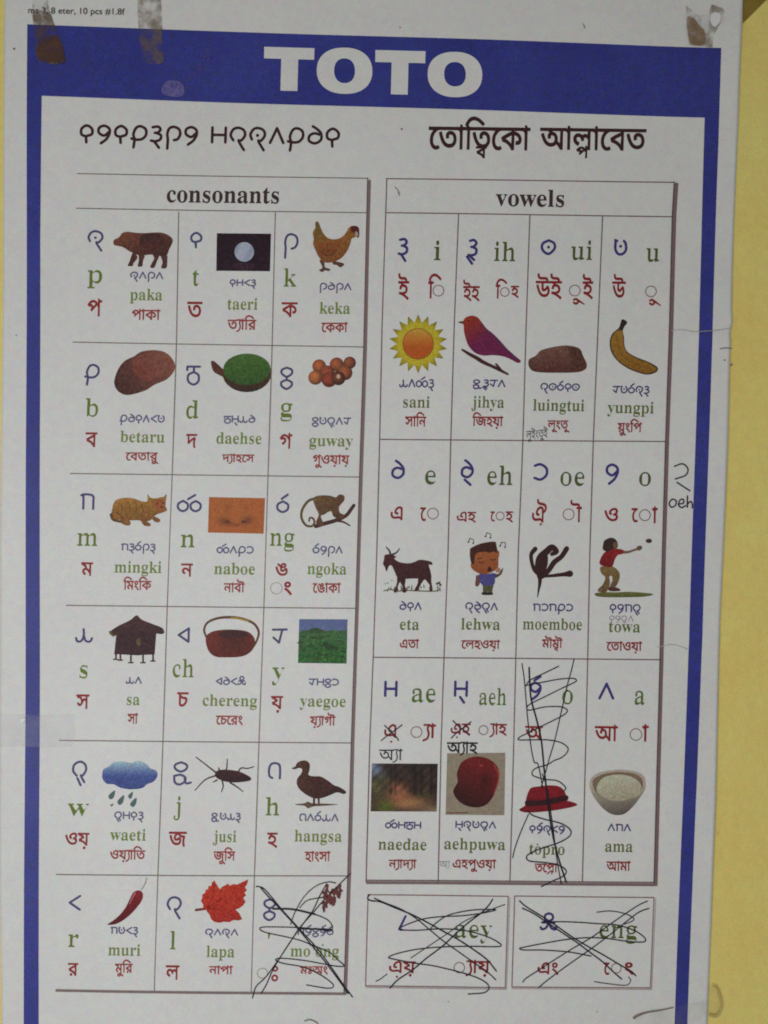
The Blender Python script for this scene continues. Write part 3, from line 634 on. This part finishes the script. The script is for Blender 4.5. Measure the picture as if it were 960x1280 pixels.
b.add([blob(z([(282,225),(290,195),(320,180),(350,155),(410,150),(450,158),(500,145),(545,165),(570,190),(605,205),(612,235),(590,268),(550,285),(520,308),(450,315),(390,305),(350,285),(310,282),(285,255)]))], (90, 110, 170), step=1.4, fn=cf, mottle=9)
for q in ([(358,322),(350,365),(330,374),(320,352)], [(412,350),(405,395),(385,408),(374,385)], [(465,330),(460,362),(448,372),(438,352)], [(486,365),(484,402),(465,420),(450,400)], [(350,402),(342,415),(332,414),(334,406)]):
    b.add([blob(z(q))], (84, 108, 108)); 
done()
z = Z(255, 920, 4.8)
b, done = pic('cockroach_picture', cons)
for q in ([(75,215),(30,180),(-45,122)], [(75,232),(10,258),(-50,320)], [(130,215),(140,180),(142,135)], [(205,215),(225,188),(262,190),(302,180)], [(112,262),(118,295),(108,330)], [(160,275),(200,300),(236,328)], [(95,200),(90,185)], [(80,260),(58,272)]):
    b.line(z(q), [2.0, 1.2], (74, 42, 40), same=True)
b.add([blob(z([(68,225),(80,205),(110,198),(150,198),(200,205),(245,222),(282,245),(280,262),(240,270),(190,274),(140,270),(100,258),(78,245)]))], (66, 26, 28), (44, 18, 24), step=1.6, mottle=9); done()
b, done = pic('duck_picture', cons)
b.add([blob(z([(550,405),(600,400),(625,390),(650,400),(720,402),(805,408),(720,415),(660,418),(625,430),(605,415),(560,410)]))], (106, 76, 64), step=2, mottle=10)
b.line(z([(662,360),(660,410)]), 2.6, (70, 38, 34), False, same=True); b.line(z([(688,355),(690,402)]), 2.2, (70, 38, 34), False, same=True)
b.add([blob(z([(528,190),(548,180),(560,158),(585,145),(615,145),(635,165),(634,200),(628,230),(660,238),(700,240),(740,262),(780,292),(810,302),(852,330),(840,345),(800,335),(760,350),(720,365),(680,372),(640,362),(590,330),(562,295),(560,255),(585,220),(590,195),(570,188),(545,195)]))], (84, 50, 32), (54, 26, 26), (.6, .4), step=1.5, mottle=9)
b.add([blob(z([(528,190),(548,180),(562,178),(560,190),(545,195)]))], (60, 58, 44)); b.add([ell(*z([(590, 168)])[0], 1, n=6)], (16, 12, 14))
b.add([blob(z([(640,250),(700,250),(770,295),(735,330),(660,310)]))], (72, 34, 30), step=1.6, mottle=9); done()
z = Z(70, 1085, 4.8)
b, done = pic('chili_picture', cons)
b.line(z([(550,52),(540,85),(520,118)]), 1.2, (150, 140, 130))
b.add([blob(z([(315,328),(350,305),(390,270),(425,225),(450,175),(468,140),(495,125),(520,132),(528,160),(515,195),(480,240),(440,280),(395,312),(355,328)]))], (138, 24, 34), (96, 16, 28), (.3, 1), step=1.6, mottle=7)
b.line(z([(482,140),(462,175),(448,205)]), [1.6, 1], (190, 120, 124)); done()
z = Z(250, 1085, 4.8)
b, done = pic('maple_leaf_picture', cons)
b.add([ribbon(z([(-20, 242), (10, 238), (50, 232)]), 3)], (128, 40, 28))
leaf = [(90,66),(105,92),(122,120),(135,105),(160,92),(172,86),(180,98),(205,88),(225,92),(250,80),(292,60),(285,90),(272,108),(285,125),(268,140),(280,155),(262,170),(276,195),(262,215),(240,232),(215,240),(238,262),(256,298),(235,305),(205,302),(180,315),(150,312),(120,318),(90,312),(70,295),(62,270),(45,250),(40,235),(25,230),(22,205),(10,188),(18,168),(18,150),(35,140),(38,122),(52,118),(55,100),(72,98),(76,78)]
b.add([np.array(z(leaf))], (198, 52, 22), (172, 40, 26), (.2, 1), step=1.5, mottle=12)
for q in ([(50,232),(110,190),(180,150),(270,90)], [(50,232),(80,160),(92,90)], [(50,232),(130,240),(240,295)], [(110,190),(150,130)]):
    b.line(z(q), [1.3, .7], (150, 34, 24), same=True)
done()
b, done = pic('berries_picture', cons)
for k in range(26):
    a = random.uniform(0, 6.3); cx, cy = z([(random.uniform(742, 846), random.uniform(85, 150)) if k < 14 else (random.uniform(738, 815), random.uniform(160, 235))])[0]
    b.add([ribbon([(cx, cy), (cx + 5 * math.cos(a) * .5, cy + 6 * abs(math.sin(a)))], [4.4, 2])], (108 + random.uniform(-12, 12), 56, 52))
done()
# vowel pictures
z = Z(475, 390, 5.05)
b, done = pic('sun_picture', vow)
cx, cy = z([(240, 205)])[0]; ray = []
for k in range(36):
    a = k * math.pi / 18 - math.pi / 2; r = 36.5 if k % 2 == 0 else 26.5
    ray.append((cx + r * math.cos(a), cy + r * math.sin(a)))
b.add([np.array(ray)], (190, 174, 50), step=1.8, fn=lambda a, c, x, y: np.array((198, 182, 46)) * (1 - .35 * max(0, math.hypot(x - cx, y - cy) - 25) / 11), mottle=7)
b.add([ell(cx, cy, 19.6)], (150, 92, 30), step=3)
b.add([ell(cx, cy, 18.6)], (196, 110, 30), step=1.4, fn=lambda a, c, x, y: np.array((206, 160, 66)) * (1 - min(1, c * 1.6)) + np.array((190, 92, 30)) * min(1, c * 1.6), mottle=4); done()
b, done = pic('bird_picture', vow)
b.line(z([(518,242),(560,268),(610,295),(650,320),(720,352),(760,372),(805,395)]), [2.6, 4.2, 5, 4, 4, 2.4], (74, 38, 38))
b.line(z([(762,370),(745,348),(730,332)]), 2.6, (74, 38, 38), same=True)
b.add([blob(z([(492,68),(520,66),(535,42),(575,28),(612,38),(640,70),(672,110),(712,142),(760,190),(800,235),(850,280),(886,312),(865,324),(820,300),(770,282),(710,276),(650,278),(600,262),(560,222),(540,175),(528,125),(525,85),(500,74)]))], (150, 44, 30), (92, 30, 70), step=1.4,
      fn=lambda a, c, x, y: np.array((158, 52, 30)) * (1 - min(1, max(0, (a + c) * 1.5 - .35))) + np.array((112, 30, 76)) * min(1, max(0, (a + c) * 1.5 - .35)), mottle=7)
b.add([blob(z([(492,68),(520,62),(526,72),(500,74)]))], (80, 74, 44))
b.line(z([(640,80),(700,150),(780,225),(860,300)]), [1.2, 2.6], (92, 52, 84)); b.add([ell(*z([(556, 62)])[0], 1.1, n=8)], (30, 16, 18)); done()
z = Z(650, 390, 5.05)
b, done = pic('rock_picture', vow)
b.add([blob(z([(50,330),(56,300),(95,280),(125,248),(170,232),(230,220),(290,214),(345,222),(378,240),(395,280),(418,330),(412,360),(380,378),(320,385),(220,386),(130,384),(80,375),(58,355)]))], (124, 88, 76), (88, 48, 44), (.1, 1), step=1.5, mottle=9)
b.add([blob(z([(300,225),(370,238),(400,300),(400,350),(340,370),(320,300)]))], (88, 56, 44), step=1.8, mottle=9); done()
b, done = pic('banana_picture', vow)
ban = [(640,50),(672,68),(655,95),(645,120),(652,165),(655,215),(675,255),(730,288),(800,315),(850,342),(866,362),(850,385),(800,398),(740,385),(670,355),(610,310),(572,255),(562,195),(575,145),(600,120),(622,100)]
b.add([blob(z(ban))], (70, 50, 34)); 
cxx = np.mean([q[0] for q in ban]); 
b.add([blob(z([(640,122),(646,165),(650,215),(670,258),(728,295),(798,321),(842,347),(856,363),(842,378),(798,390),(742,378),(674,348),(616,305),(580,252),(570,196),(582,150),(606,124)]))], (160, 120, 44), (142, 98, 36), step=1.6, mottle=8)
b.line(z([(606,150),(612,200),(635,265),(690,315),(760,345),(820,362)]), 1.2, (128, 92, 34))
b.add([blob(z([(640,50),(672,68),(655,95),(640,118),(622,104),(632,80)]))], (52, 36, 32)); done()
z = Z(470, 660, 5.05)
b, done = pic('goat_picture', vow)
for q in ([(50,395),(90,385),(130,398),(180,392),(260,395),(330,398),(392,396)], ):
    b.line(z(q), 1.6, (126, 122, 96))
for k in range(26):
    x = random.uniform(50, 405); y = random.uniform(372, 396)
    b.add([ribbon(z([(x, y), (x + random.uniform(-8, 8), y - random.uniform(5, 24))]), [1.8, .7])], (112, 112, 84), same=True)
for x, y in ((398,345), (385,350), (405,358), (60,350), (100,330), (75,345)): b.add([ell(*z([(x, y)])[0], 1.6 if x > 300 else .8, n=7)], (84, 66, 58), same=True)
for q in ([(135,310),(162,315),(140,360),(132,402),(112,402),(124,370),(132,340)], [(150,315),(185,315),(182,360),(190,402),(166,402),(168,370),(152,340)], [(268,315),(305,315),(282,355),(262,392),(240,395),(262,350)], [(310,300),(345,290),(348,340),(356,392),(336,396),(338,360),(316,330)]):
    b.add([blob(z(q))], (66, 28, 28), step=2, mottle=6)
b.add([blob(z([(44,225),(50,200),(55,172),(78,165),(105,170),(128,182),(115,190),(128,205),(160,218),(210,222),(245,212),(275,200),(320,205),(350,215),(354,232),(332,232),(342,270),(345,310),(310,325),(270,318),(220,318),(180,320),(140,318),(120,280),(100,238),(82,238),(66,272),(56,245)]))], (78, 34, 34), (60, 26, 28), (.2, 1), step=1.6, mottle=7)
b.line(z([(90,170),(85,145),(64,120)]), [2.4, 1.2], (48, 34, 34)); b.line(z([(100,168),(128,155),(148,130)]), [2.4, 1.2], (48, 34, 34), same=True); done()
b, done = pic('singing_boy_picture', vow)
for x, y, r in ((600,80,.2), (708,45,.15), (800,105,-.1)):
    x0, y0 = z([(x, y)])[0]
    b.line([(x0 - 3, y0 + 1), (x0 - 2, y0 - 3), (x0 + 3, y0 - 2 + r * 4), (x0 + 3, y0 + 3)], 1.0, (92, 74, 66), False, same=True); b.add([ell(x0 - 3.6, y0 + 1.6, 1.2, n=7), ell(x0 + 2.4, y0 + 3.2, 1.2, n=7)], (92, 74, 66), same=True)
b.add([blob(z([(632,300),(650,300),(655,345),(640,368),(625,360),(628,325)]))], (110, 72, 62))
b.add([blob(z([(740,285),(770,290),(790,262),(802,252),(790,290),(760,312),(740,308)]))], (96, 64, 50))
b.add([np.array(z([(672,350),(742,350),(730,412),(706,412),(704,395),(698,412),(674,412)]))], (88, 88, 58), step=2, mottle=5)
b.add([blob(z([(668,405),(702,405),(732,405),(734,420),(700,422),(670,420)]))], (44, 36, 32))
b.add([blob(z([(655,285),(700,290),(745,285),(750,320),(742,355),(700,362),(665,355),(650,320)]))], (78, 76, 142), step=2, mottle=5)
b.add([blob(z([(598,150),(620,148),(765,140),(770,200),(768,245),(740,272),(700,288),(660,288),(620,270),(596,240),(604,200)]))], (170, 96, 50), (150, 80, 44), step=1.8, mottle=4)
b.add([blob(z([(592,140),(600,125),(660,98),(745,86),(758,110),(764,155),(740,148),(712,158),(695,150),(640,155),(622,180),(618,225),(600,220),(592,180)]), 4)], (70, 34, 28), step=2, mottle=4)
b.line(z([(648,214),(662,220),(678,214)]), 1.2, (78, 44, 30)); b.line(z([(722,196),(736,203),(752,196)]), 1.2, (78, 44, 30), same=True); b.line(z([(640,195),(668,188)]), 1.3, (78, 44, 30), same=True)
b.add([blob(z([(702,262),(715,240),(728,262),(725,272),(705,272)]))], (60, 22, 22)); b.add([ell(*z([(768, 265)])[0], 3.2, n=12)], (176, 130, 104)); done()
z = Z(645, 660, 5.05)
b, done = pic('root_picture', vow)
K = (58, 32, 32)
for q, w in (([(150,300),(115,265),(98,215),(95,165),(120,132)], [5, 4.6, 4.6, 6]), ([(150,310),(140,250),(150,190),(190,150),(225,122),(252,148),(225,165)], [7, 9, 9, 8, 7, 5]), ([(165,300),(205,265),(240,215),(285,180),(318,130)], [8, 6.4, 6.6, 6, 6.4]), ([(170,305),(230,300),(300,292),(338,288)], [3, 4, 5, 8.4]), ([(150,300),(148,350),(140,395),(134,436)], [6, 4, 2.4, 1]), ([(155,290),(180,230),(185,180)], [7, 7, 6])):
    b.line(z(q), w, K, same=True)
done()
b, done = pic('throwing_boy_picture', vow)
b.add([blob(z([(495,412),(560,405),(640,405),(720,402),(860,415),(800,432),(640,436),(520,432)]))], (112, 116, 54), (92, 92, 52), step=2, mottle=8)
b.add([blob(z([(585,372),(620,372),(652,385),(650,396),(600,398),(580,390)]))], (86, 52, 40))
b.add([blob(z([(532,245),(600,240),(640,268),(652,300),(640,345),(620,372),(590,368),(605,330),(600,300),(585,310),(590,345),(578,385),(560,405),(520,402),(515,385),(545,355),(560,310),(535,285)]))], (134, 110, 66), (108, 86, 58), step=1.7, mottle=7)
b.line(z([(660,150),(700,152),(745,138),(775,128)]), [4.4, 3, 2.4, 3.4], (128, 98, 84))
b.add([blob(z([(760,118),(785,112),(792,128),(775,142),(762,135)]))], (110, 82, 68))
b.add([blob(z([(575,140),(620,130),(672,138),(670,162),(640,170),(622,195),(605,240),(570,245),(525,225),(540,175)]))], (148, 34, 36), (120, 26, 32), step=1.8, mottle=6)
b.add([blob(z([(545,115),(555,80),(590,62),(620,68),(638,95),(635,125),(605,132),(580,148),(548,138)]))], (60, 42, 36), step=2, mottle=6)
b.add([blob(z([(612,92),(632,92),(638,110),(628,126),(612,122)]))], (112, 90, 66))
b.add([blob(z([(815,78),(830,68),(850,72),(852,88),(835,95),(820,90)]))], (70, 52, 48)); done()
z = Z(455, 930, 5.05)
b, done = pic('forest_path_picture', vow)
def pathf(a, c, x, y):
    G = lambda u, v, su, sv: math.exp(-((a - u) / su) ** 2 - ((c - v) / sv) ** 2)
    base = np.array((50, 34, 30.))
    for u, v, su, sv, col, k in ((.02, .12, .16, .2, (104, 122, 152), 1), (.12, .45, .18, .2, (96, 96, 58), .8), (.42, .5, .15, .13, (138, 82, 56), .8), (.85, .45, .06, .2, (84, 62, 40), .6),
                                 (.55, .82, .34, .16, (168, 122, 78), 1), (.42, .68, .18, .12, (164, 104, 70), .9), (.95, .97, .25, .1, (150, 128, 96), .8), (.2, .9, .13, .16, (86, 100, 36), .95), (.02, .8, .1, .25, (84, 70, 40), .6), (.82, .66, .14, .06, (60, 66, 32), .6)):
        t = min(1, k * G(u, v, su, sv)); base = base * (1 - t) + np.array(col, float) * t
    for u, w in ((.3, .012), (.37, .01), (.66, .03), (.76, .015), (.9, .02)):
        if c < .66: base = base * (1 - .45 * math.exp(-((a - u) / w) ** 2))
    if c < .6: base = base * (1 + .3 * math.sin(a * 31 + c * 9) * math.sin(c * 23 + a * 13))
    return base
b.add([dens(z([(50,120),(465,122),(458,424),(42,422)]), 2)], (60, 50, 36), step=1.1, fn=pathf, mottle=8); done()
b, done = pic('red_fruit_picture', vow)
b.add([dens(z([(524,56),(890,52),(884,446),(514,444)]), 4)], (152, 140, 122), step=2.5, mottle=4)
b.add([blob(z([(595,150),(615,112),(660,85),(715,75),(780,88),(825,120),(850,165),(852,220),(835,280),(810,335),(770,380),(715,397),(650,388),(600,360),(572,325),(562,292),(578,260),(590,235),(585,190)]))], (118, 22, 28), step=1.4,
      fn=lambda a, c, x, y: np.array((116, 24, 26)) * (1 - .55 * max(0, min(1, .15 + (c - .3) * 1.2 + (.5 - a) * .5))) * (1 - .3 * math.exp(-((a - .7) / .12) ** 2 - ((c - .45) / .15) ** 2)) , mottle=6)
b.line(z([(820,130),(850,200),(820,310)]), 1.4, (170, 70, 64)); b.add([ell(*z([(738, 132)])[0], 2.6, 1.6, n=10)], (150, 60, 60))
b.line(z([(520,430),(560,432),(655,430)]), 1.4, (118, 76, 76)); done()
z = Z(635, 930, 5.05)
b, done = pic('hat_picture', vow)
b.add([blob(z([(68,412),(90,395),(120,380),(200,375),(300,360),(365,352),(432,374),(400,392),(300,412),(200,424),(110,428)]))], (140, 20, 32), (112, 16, 28), step=1.8, mottle=6)
b.add([blob(z([(115,385),(112,345),(125,300),(145,272),(200,262),(250,256),(310,260),(345,282),(362,315),(372,350),(300,372),(200,385)]))], (138, 22, 34), (120, 18, 30), step=1.8, mottle=6)
b.add([blob(z([(112,352),(180,352),(280,335),(364,318),(372,345),(300,368),(200,384),(114,386)]))], (56, 18, 26), step=2, mottle=4); done()
b, done = pic('rice_bowl_picture', vow)
b.add([blob(z([(510,250),(525,205),(580,172),(690,156),(790,165),(850,195),(862,240),(855,285),(820,340),(780,390),(735,430),(690,442),(640,432),(590,395),(545,340),(520,295)]))], (156, 140, 124), step=1.6,
      fn=lambda a, c, x, y: np.array((186, 174, 160)) * (1 - .5 * max(0, c - .35) * (1.1 + .7 * a)), mottle=4)
b.add([blob(z([(528,240),(545,208),(600,182),(690,170),(780,178),(832,205),(845,242),(830,290),(760,330),(690,346),(610,335),(550,298)]))], (132, 112, 92), step=1.8, mottle=5)
b.add([blob(z([(555,290),(565,240),(600,205),(660,188),(740,190),(800,215),(832,250),(835,298),(790,330),(720,350),(650,350),(590,325)]))], (196, 196, 176), (172, 164, 140), (.2, 1), step=1.1, mottle=12); done()

# ---------------------------------------------------------------- pen marks
PEN = (22, 20, 34)
def pen(name, parent, strokes, w=1.2, col=PEN, smooth=True):
    b = Pr(.00045); w *= 1.2
    for q in strokes:
        ww = w
        if isinstance(q, tuple): q, ww = q; ww *= 1.2
        b.add([ribbon(catmull(q, n=6) if smooth else q, ww)], col)
    return b.build(name, parent)
z = Z(250, 1085, 4.8)
pen('pen_scribble', cons, [
 z([(340,102),(380,112),(430,165),(500,250),(600,360),(700,470),(790,590),(860,690),(915,765)]), z([(365,108),(400,150),(480,235),(580,345),(650,430),(740,540),(830,660),(890,745)]),
 z([(905,28),(870,60),(800,130),(740,190),(680,260),(600,350),(540,440),(480,530),(400,640),(340,700),(318,768)]), z([(760,90),(720,160),(680,245),(640,300),(560,410),(500,500),(440,600),(400,690),(370,740)]),
 (z([(440,235),(560,242),(660,262),(760,300),(795,345),(780,372),(720,362),(610,350),(480,345),(380,345),(362,358),(400,378),(500,400),(600,425),(690,460),(780,500),(830,545),(865,580),(800,578),(640,548),(500,532),(455,540),(500,562),(620,585),(720,630),(790,680),(800,705),(760,712),(640,692)]), 1.0),
 (z([(545,330),(575,250),(630,160),(700,100),(770,78),(815,85)]), 1.0), (z([(600,230),(640,190),(700,175),(740,170)]), 1.0), (z([(440,236),(560,240),(690,270)]), 1.8), (z([(600,355),(690,358),(790,362)]), 1.6)])
z1 = Z(640, 820, 5.05)
pen('pen_scribble', vow, [
 (z1([(60,45),(75,150),(92,350),(110,520),(135,660)]) + [(672, 955), (678, 985)], 1.1), (z1([(105,70),(108,150),(118,270),(150,390),(180,520),(195,660)]) + [(680, 965), (688, 1030), (697, 1070), (708, 1104)], 1.7),
 (z1([(388,15),(370,90),(345,180),(320,290),(295,400),(265,530),(228,655)]) + [(681, 965), (676, 982)], 1.1), ([(677, 966), (683, 985), (690, 1030), (695, 1070), (701, 1104)], 1.1), 
 (z1([(290,62),(200,105),(110,150),(85,185)]), 1.2), (z1([(85,182),(200,160),(300,142),(380,138),(402,150),(385,165),(300,205),(200,255),(110,300),(90,325),(110,338),(200,318),(290,315),(335,328),(342,350),(300,380),(190,435),(100,480),(45,508),(42,525),(120,525),(220,525),(300,540),(345,570),(345,600),(310,635),(262,655)]) + [(683, 955), (668, 960), (665, 968), (680, 973), (696, 975), (706, 983), (704, 988)], 1.1),
 ([(659.5, 1013), (665, 1018), (680, 1023), (700, 1028), (712, 1036), (711, 1044), (698, 1052), (680, 1058), (667, 1063), (658, 1069), (661, 1075), (680, 1077), (697, 1080), (707, 1087), (703, 1094), (690, 1100), (676, 1107)], 1.2), ([(660, 1017), (650, 1040), (643, 1060), (640.5, 1071)], 1.1)])
z2 = Z(450, 1105, 5.05)
pen('pen_scribble', boxes[0], [
 (z2([(60,62),(48,85),(70,100),(130,108),(220,145),(320,185),(420,235),(520,290),(620,345),(720,410),(800,470),(858,540)]), 1.4), z2([(90,85),(160,115),(260,155),(350,210),(430,275),(520,350),(620,420),(720,490),(800,545),(855,595)]),
 (z2([(835,92),(810,130),(760,180),(680,240),(600,310),(520,385),(420,460),(330,535),(240,595),(188,648)]), 1.4), (z2([(912,124),(840,150),(740,190),(640,240),(560,300),(470,360),(380,420),(320,460)]), .9), 
 z2([(248,272),(300,248),(400,215),(520,200),(640,195),(760,180),(850,160),(830,155),(700,160),(560,190),(480,240),(440,280)]), z2([(252,284),(360,286),(480,278),(600,280),(700,295),(800,325),(870,360),(888,382),(840,388),(700,386),(520,390),(360,405),(240,430),(180,455),(220,468),(330,490),(460,508),(600,540),(720,575),(790,610),(812,645),(780,675),(680,684)]), (z2([(170,560),(130,590),(100,606)]), .9)], 1.1)
z3 = Z(635, 1105, 5.05)
pen('pen_scribble', boxes[1], [
 (z3([(70,100),(110,135),(200,190),(300,255),(400,325),(500,385),(600,440),(700,500),(770,540),(802,570)]), 1.3), (z3([(88,146),(160,180),(250,240),(340,300),(430,360),(510,420),(590,480),(660,545),(712,590)]), 1.3),
 z3([(875,100),(820,125),(720,190),(620,260),(520,330),(400,400),(280,475),(180,540),(110,585),(90,608)]), z3([(885,145),(820,170),(740,230),(640,310),(540,385),(440,455),(320,540),(240,600),(190,642)]),
 (z3([(210,232),(330,230),(450,234),(560,242),(680,250),(780,280),(840,315),(864,345),(840,358),(740,352),(620,335),(500,330),(360,342),(200,370),(100,390),(70,398),(100,408),(220,408),(380,420),(520,445)]), 1.1), (z3([(555,170),(640,162),(730,178),(785,205),(780,225),(730,245)]), .9), (z3([(540,605),(640,620),(740,628),(768,600),(755,575)]), .8)], 1.1)
pen('pen_note', chart, [[(842, 583), (852, 580), (858.5, 586), (856, 594), (843, 599)], [(845, 603), (851, 607), (861, 613.5)]], 1.4)
pen('pen_note', chart, [[(839, 624), (835.5, 629), (838, 634), (843, 632), (844, 626), (840, 624)], [(847, 630), (853, 629), (853, 624.5), (849, 625), (847, 631), (851, 634.5), (856, 632)], [(858, 620), (858, 634.5), (858.5, 630), (862, 627), (864, 630), (864, 635)]], 1.4)
z = Z(460, 820, 5.05)
pen('pen_cross', vow, [z([(105,435),(140,470),(180,510),(192,530)]), z([(214,432),(170,465),(120,500),(84,530)])], 1.2)
pen('pen_cross', vow, [z([(535,405),(570,440),(610,470),(640,492)]), z([(648,412),(600,450),(560,480),(525,515)])], 1.2)
for s, x0, x1, yt, yb, w in (('অYা', 473.5, 503, 936.5, 948.5, 0.0), ('অYাহ', 558, 596.6, 927.5, 939.5, .016)):
    b = Pr(.00045); b.add(bengali(s, x0, x1, yt, yb, .0, w), (30, 28, 34)); b.build('pen_note', vow)
b = Pr(.00045); b.add(bengali('\u09b2\u09c1ইংত\u09c1ই', 657, 684, 538, 547, -.1, -.004), (40, 40, 48)); b.build('pen_note', vow)
b = Pr(.00045); b.add(toto('towa', 761, 790.5, 769.5, 776, .7), (120, 112, 124)); b.build('pencil_note', vow)
b = Pr(.00045); b.add(bengali('অY', 549, 562, 1076, 1083, .0, -.008), (150, 146, 150)); b.build('pencil_note', vow)

# wear: scuffs, specks, a curl of dirt; also the painted shade of creases
b = Pr(.0005)
b.add([blob([(206,106),(214,102),(226,104),(231,112),(228,122),(212,122),(203,117)])], (98, 92, 154), step=2.5, mottle=10)
for k in range(22):
    t = k / 22; b.add([ell(234 + 28 * t + random.gauss(0, 2), 106 - 38 * t + random.gauss(0, 2.5), random.uniform(.6, 1.8), n=6)], (88, 66, 112), same=True)
b.build('scuff_mark', border)
b = Pr(.0004)
for x, y, r in ((20, 64, 1.6), (502, 163, 1.4), (498, 243, 1), (904, 451, 1.2), (912, 457, 1.6), (730, 36, .9), (500, 36, 1.0), (700, 120, .7), (22, 420, .8), (895, 1040, .8), (745, 1262, .8), (560, 1250, .8)):
    b.add([ell(x, y, r, r * .8, n=7)], (122, 108, 98))
b.line([(381, 1274), (388, 1272.5), (396, 1276), (399, 1281)], 1.3, (128, 124, 122)); b.line([(494, 236), (498, 241), (499, 246)], 1, (130, 116, 108)); b.line([(728, 32), (730, 37)], 1, (150, 110, 110))
b.line([(898, 437), (905, 436), (912, 436.5)], 1.1, (120, 104, 98)); b.line([(862, 415.5), (880, 415), (900, 413), (912, 411)], .8, (176, 172, 166)); b.line([(838, 414), (850, 413), (866, 415.5)], .7, (180, 178, 172))  # the faint grey lines paint the shade along the paper's folds
b.line([(820, 808), (840, 805), (858, 811)], .8, (190, 190, 190))  # painted shade of the lower fold
tag(b.build('dirt_and_crease_shade', chart), kind='stuff')

# ---------------------------------------------------------------- tape
def film(name, outline, m, label, layer=.0007, step=4, wall=False, seed=0, bumpy=.0003):
    v, f = fill([dens(outline, 3)], step); q = P(v, layer)
    if wall: q[:, 1] = -.0007
    q[:, 1] -= bumpy * (.5 + .5 * np.sin(v[:, 0] * .9 + seed) * np.cos(v[:, 1] * .6 + v[:, 0] * .25))
    o = link(name, mesh(name, q, f, m)); tag(o, label, 'tape', 'strips of old tape holding the chart')
    md = o.modifiers.new('thick', 'SOLIDIFY'); md.thickness = 0.00008; md.offset = -1
    for p in o.data.polygons: p.use_smooth = True
    return o
M_t1 = tape_mat('brown_glue_tape', (112, 88, 64), (.03, .5), 60, .42, .66)
M_t2 = tape_mat('yellowed_tape', (140, 122, 96), (.03, .42), 60, .42, .68)
M_t3 = tape_mat('clear_tape', (205, 208, 212), (.01, .10), 30, .3, .7, .12)
M_t4 = tape_mat('olive_tape', (150, 124, 44), (.35, .8), 20, .3, .7, .4)
M_st = tape_mat('brown_stain', (96, 64, 42), (.15, .8), 80, .35, .62, .6)
t1 = film('tape_strip', [(44, -30), (60, -30), (62, 10), (72, 40), (81, 60), (84, 78), (72, 84), (50, 80), (46, 50), (42, 20)], M_t1, 'narrow brown-stained tape strip at the top left corner of the chart', seed=1)
v, f = fill([blob([(50, 56), (56, 49), (70, 48), (78, 58), (83, 72), (82, 82), (66, 80), (52, 78), (47, 68)])], 2)
link('glue_stain', mesh('glue_stain', P(v, .0013), f, M_st), t1)
film('tape_strip', [(172, -30), (200, -30), (203, 20), (204, 50), (206, 80), (196, 83), (180, 80), (175, 50), (173, 20)], M_t2, 'yellowed see-through tape strip crossing the top edge of the blue band at left', seed=2)
t3 = film('tape_strip', [(856, 10), (862, 14), (872, 22), (884, 20), (888, 8), (902, 14), (905, 26), (896, 36), (890, 48), (889, 62), (876, 60), (860, 58), (857, 40)], M_t2, 'crumpled brownish tape piece above the top right corner of the blue band', seed=3, bumpy=.0009)
v, f = fill([blob([(857, 24), (866, 26), (872, 34), (879, 42), (878, 58), (862, 57), (858, 42)])], 3)
link('glue_stain', mesh('glue_stain', P(v, .0016), f, tape_mat('tan_stain', (146, 116, 78), (.35, .8), 70, .3, .6, .6)), t3)
v, f = fill([blob([(887, 22), (892, 19), (898, 22), (897, 31), (891, 37), (886, 31)])], 2); q = P(v, .0022)
M_w, N_, L_, B_ = mat('painted_highlight'); B_.inputs['Base Color'].default_value = (.85, .86, .88, 1); B_.inputs['Roughness'].default_value = .3  # plain white, stands in for highlights on the tape
link('painted_tape_glint', mesh('painted_tape_glint', q, f, M_w), t3)  # white patch painting the highlight on the crumpled tape
film('tape_strip', [(-30, 890), (20, 892), (60, 893), (94, 892), (93, 905), (95, 918), (92, 932), (60, 934), (20, 932), (-30, 934)], M_t3, 'clear shiny tape strip holding the left edge of the chart across the blue line', seed=4, bumpy=.0002)
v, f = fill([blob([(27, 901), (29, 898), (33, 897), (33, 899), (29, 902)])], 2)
link('painted_glare_streak', mesh('painted_glare_streak', P(v, .0016), f, M_w), bpy.data.objects['tape_strip.003'])  # glare on the clear tape, painted as a small white patch
t5 = film('tape_strip', [(791, 1270), (800, 1265), (820, 1261), (840, 1257), (882, 1248), (884, 1228), (892, 1230), (898, 1244), (900, 1256), (894, 1268), (884, 1268), (840, 1285), (800, 1290)], tape_mat('thin_clear_tape', (190, 180, 150), (.02, .10), 30, .4, .7, .3), 'see-through tape with a dirty brown rim at the lower right edge of the chart', seed=5, bumpy=.0001)
for q, w, c in (([(791, 1269.5), (797, 1266), (808, 1262.6), (825, 1260), (840, 1257)], [3.2, 2, 1.2], (134, 122, 112)),):
    b = Pr(.0012); b.add([ribbon(catmull(q), w)], c); b.build('dirty_rim', t5)
b = Pr(.0014)
b.add([ribbon(catmull([(889, 1230), (894, 1233), (898, 1244), (900, 1256), (896, 1266), (890, 1268), (884.5, 1266)]), [1.5, 3, 3.4, 3.6, 2])], (196, 176, 108)); b.build('dirty_rim', t5)
film('tape_strip', [(928.5, -30), (985, -30), (962, -4), (948, 10), (938, 20), (928, 30)], M_t4, 'olive brown tape on the yellow wall beside the top right corner of the chart', wall=True, seed=6)
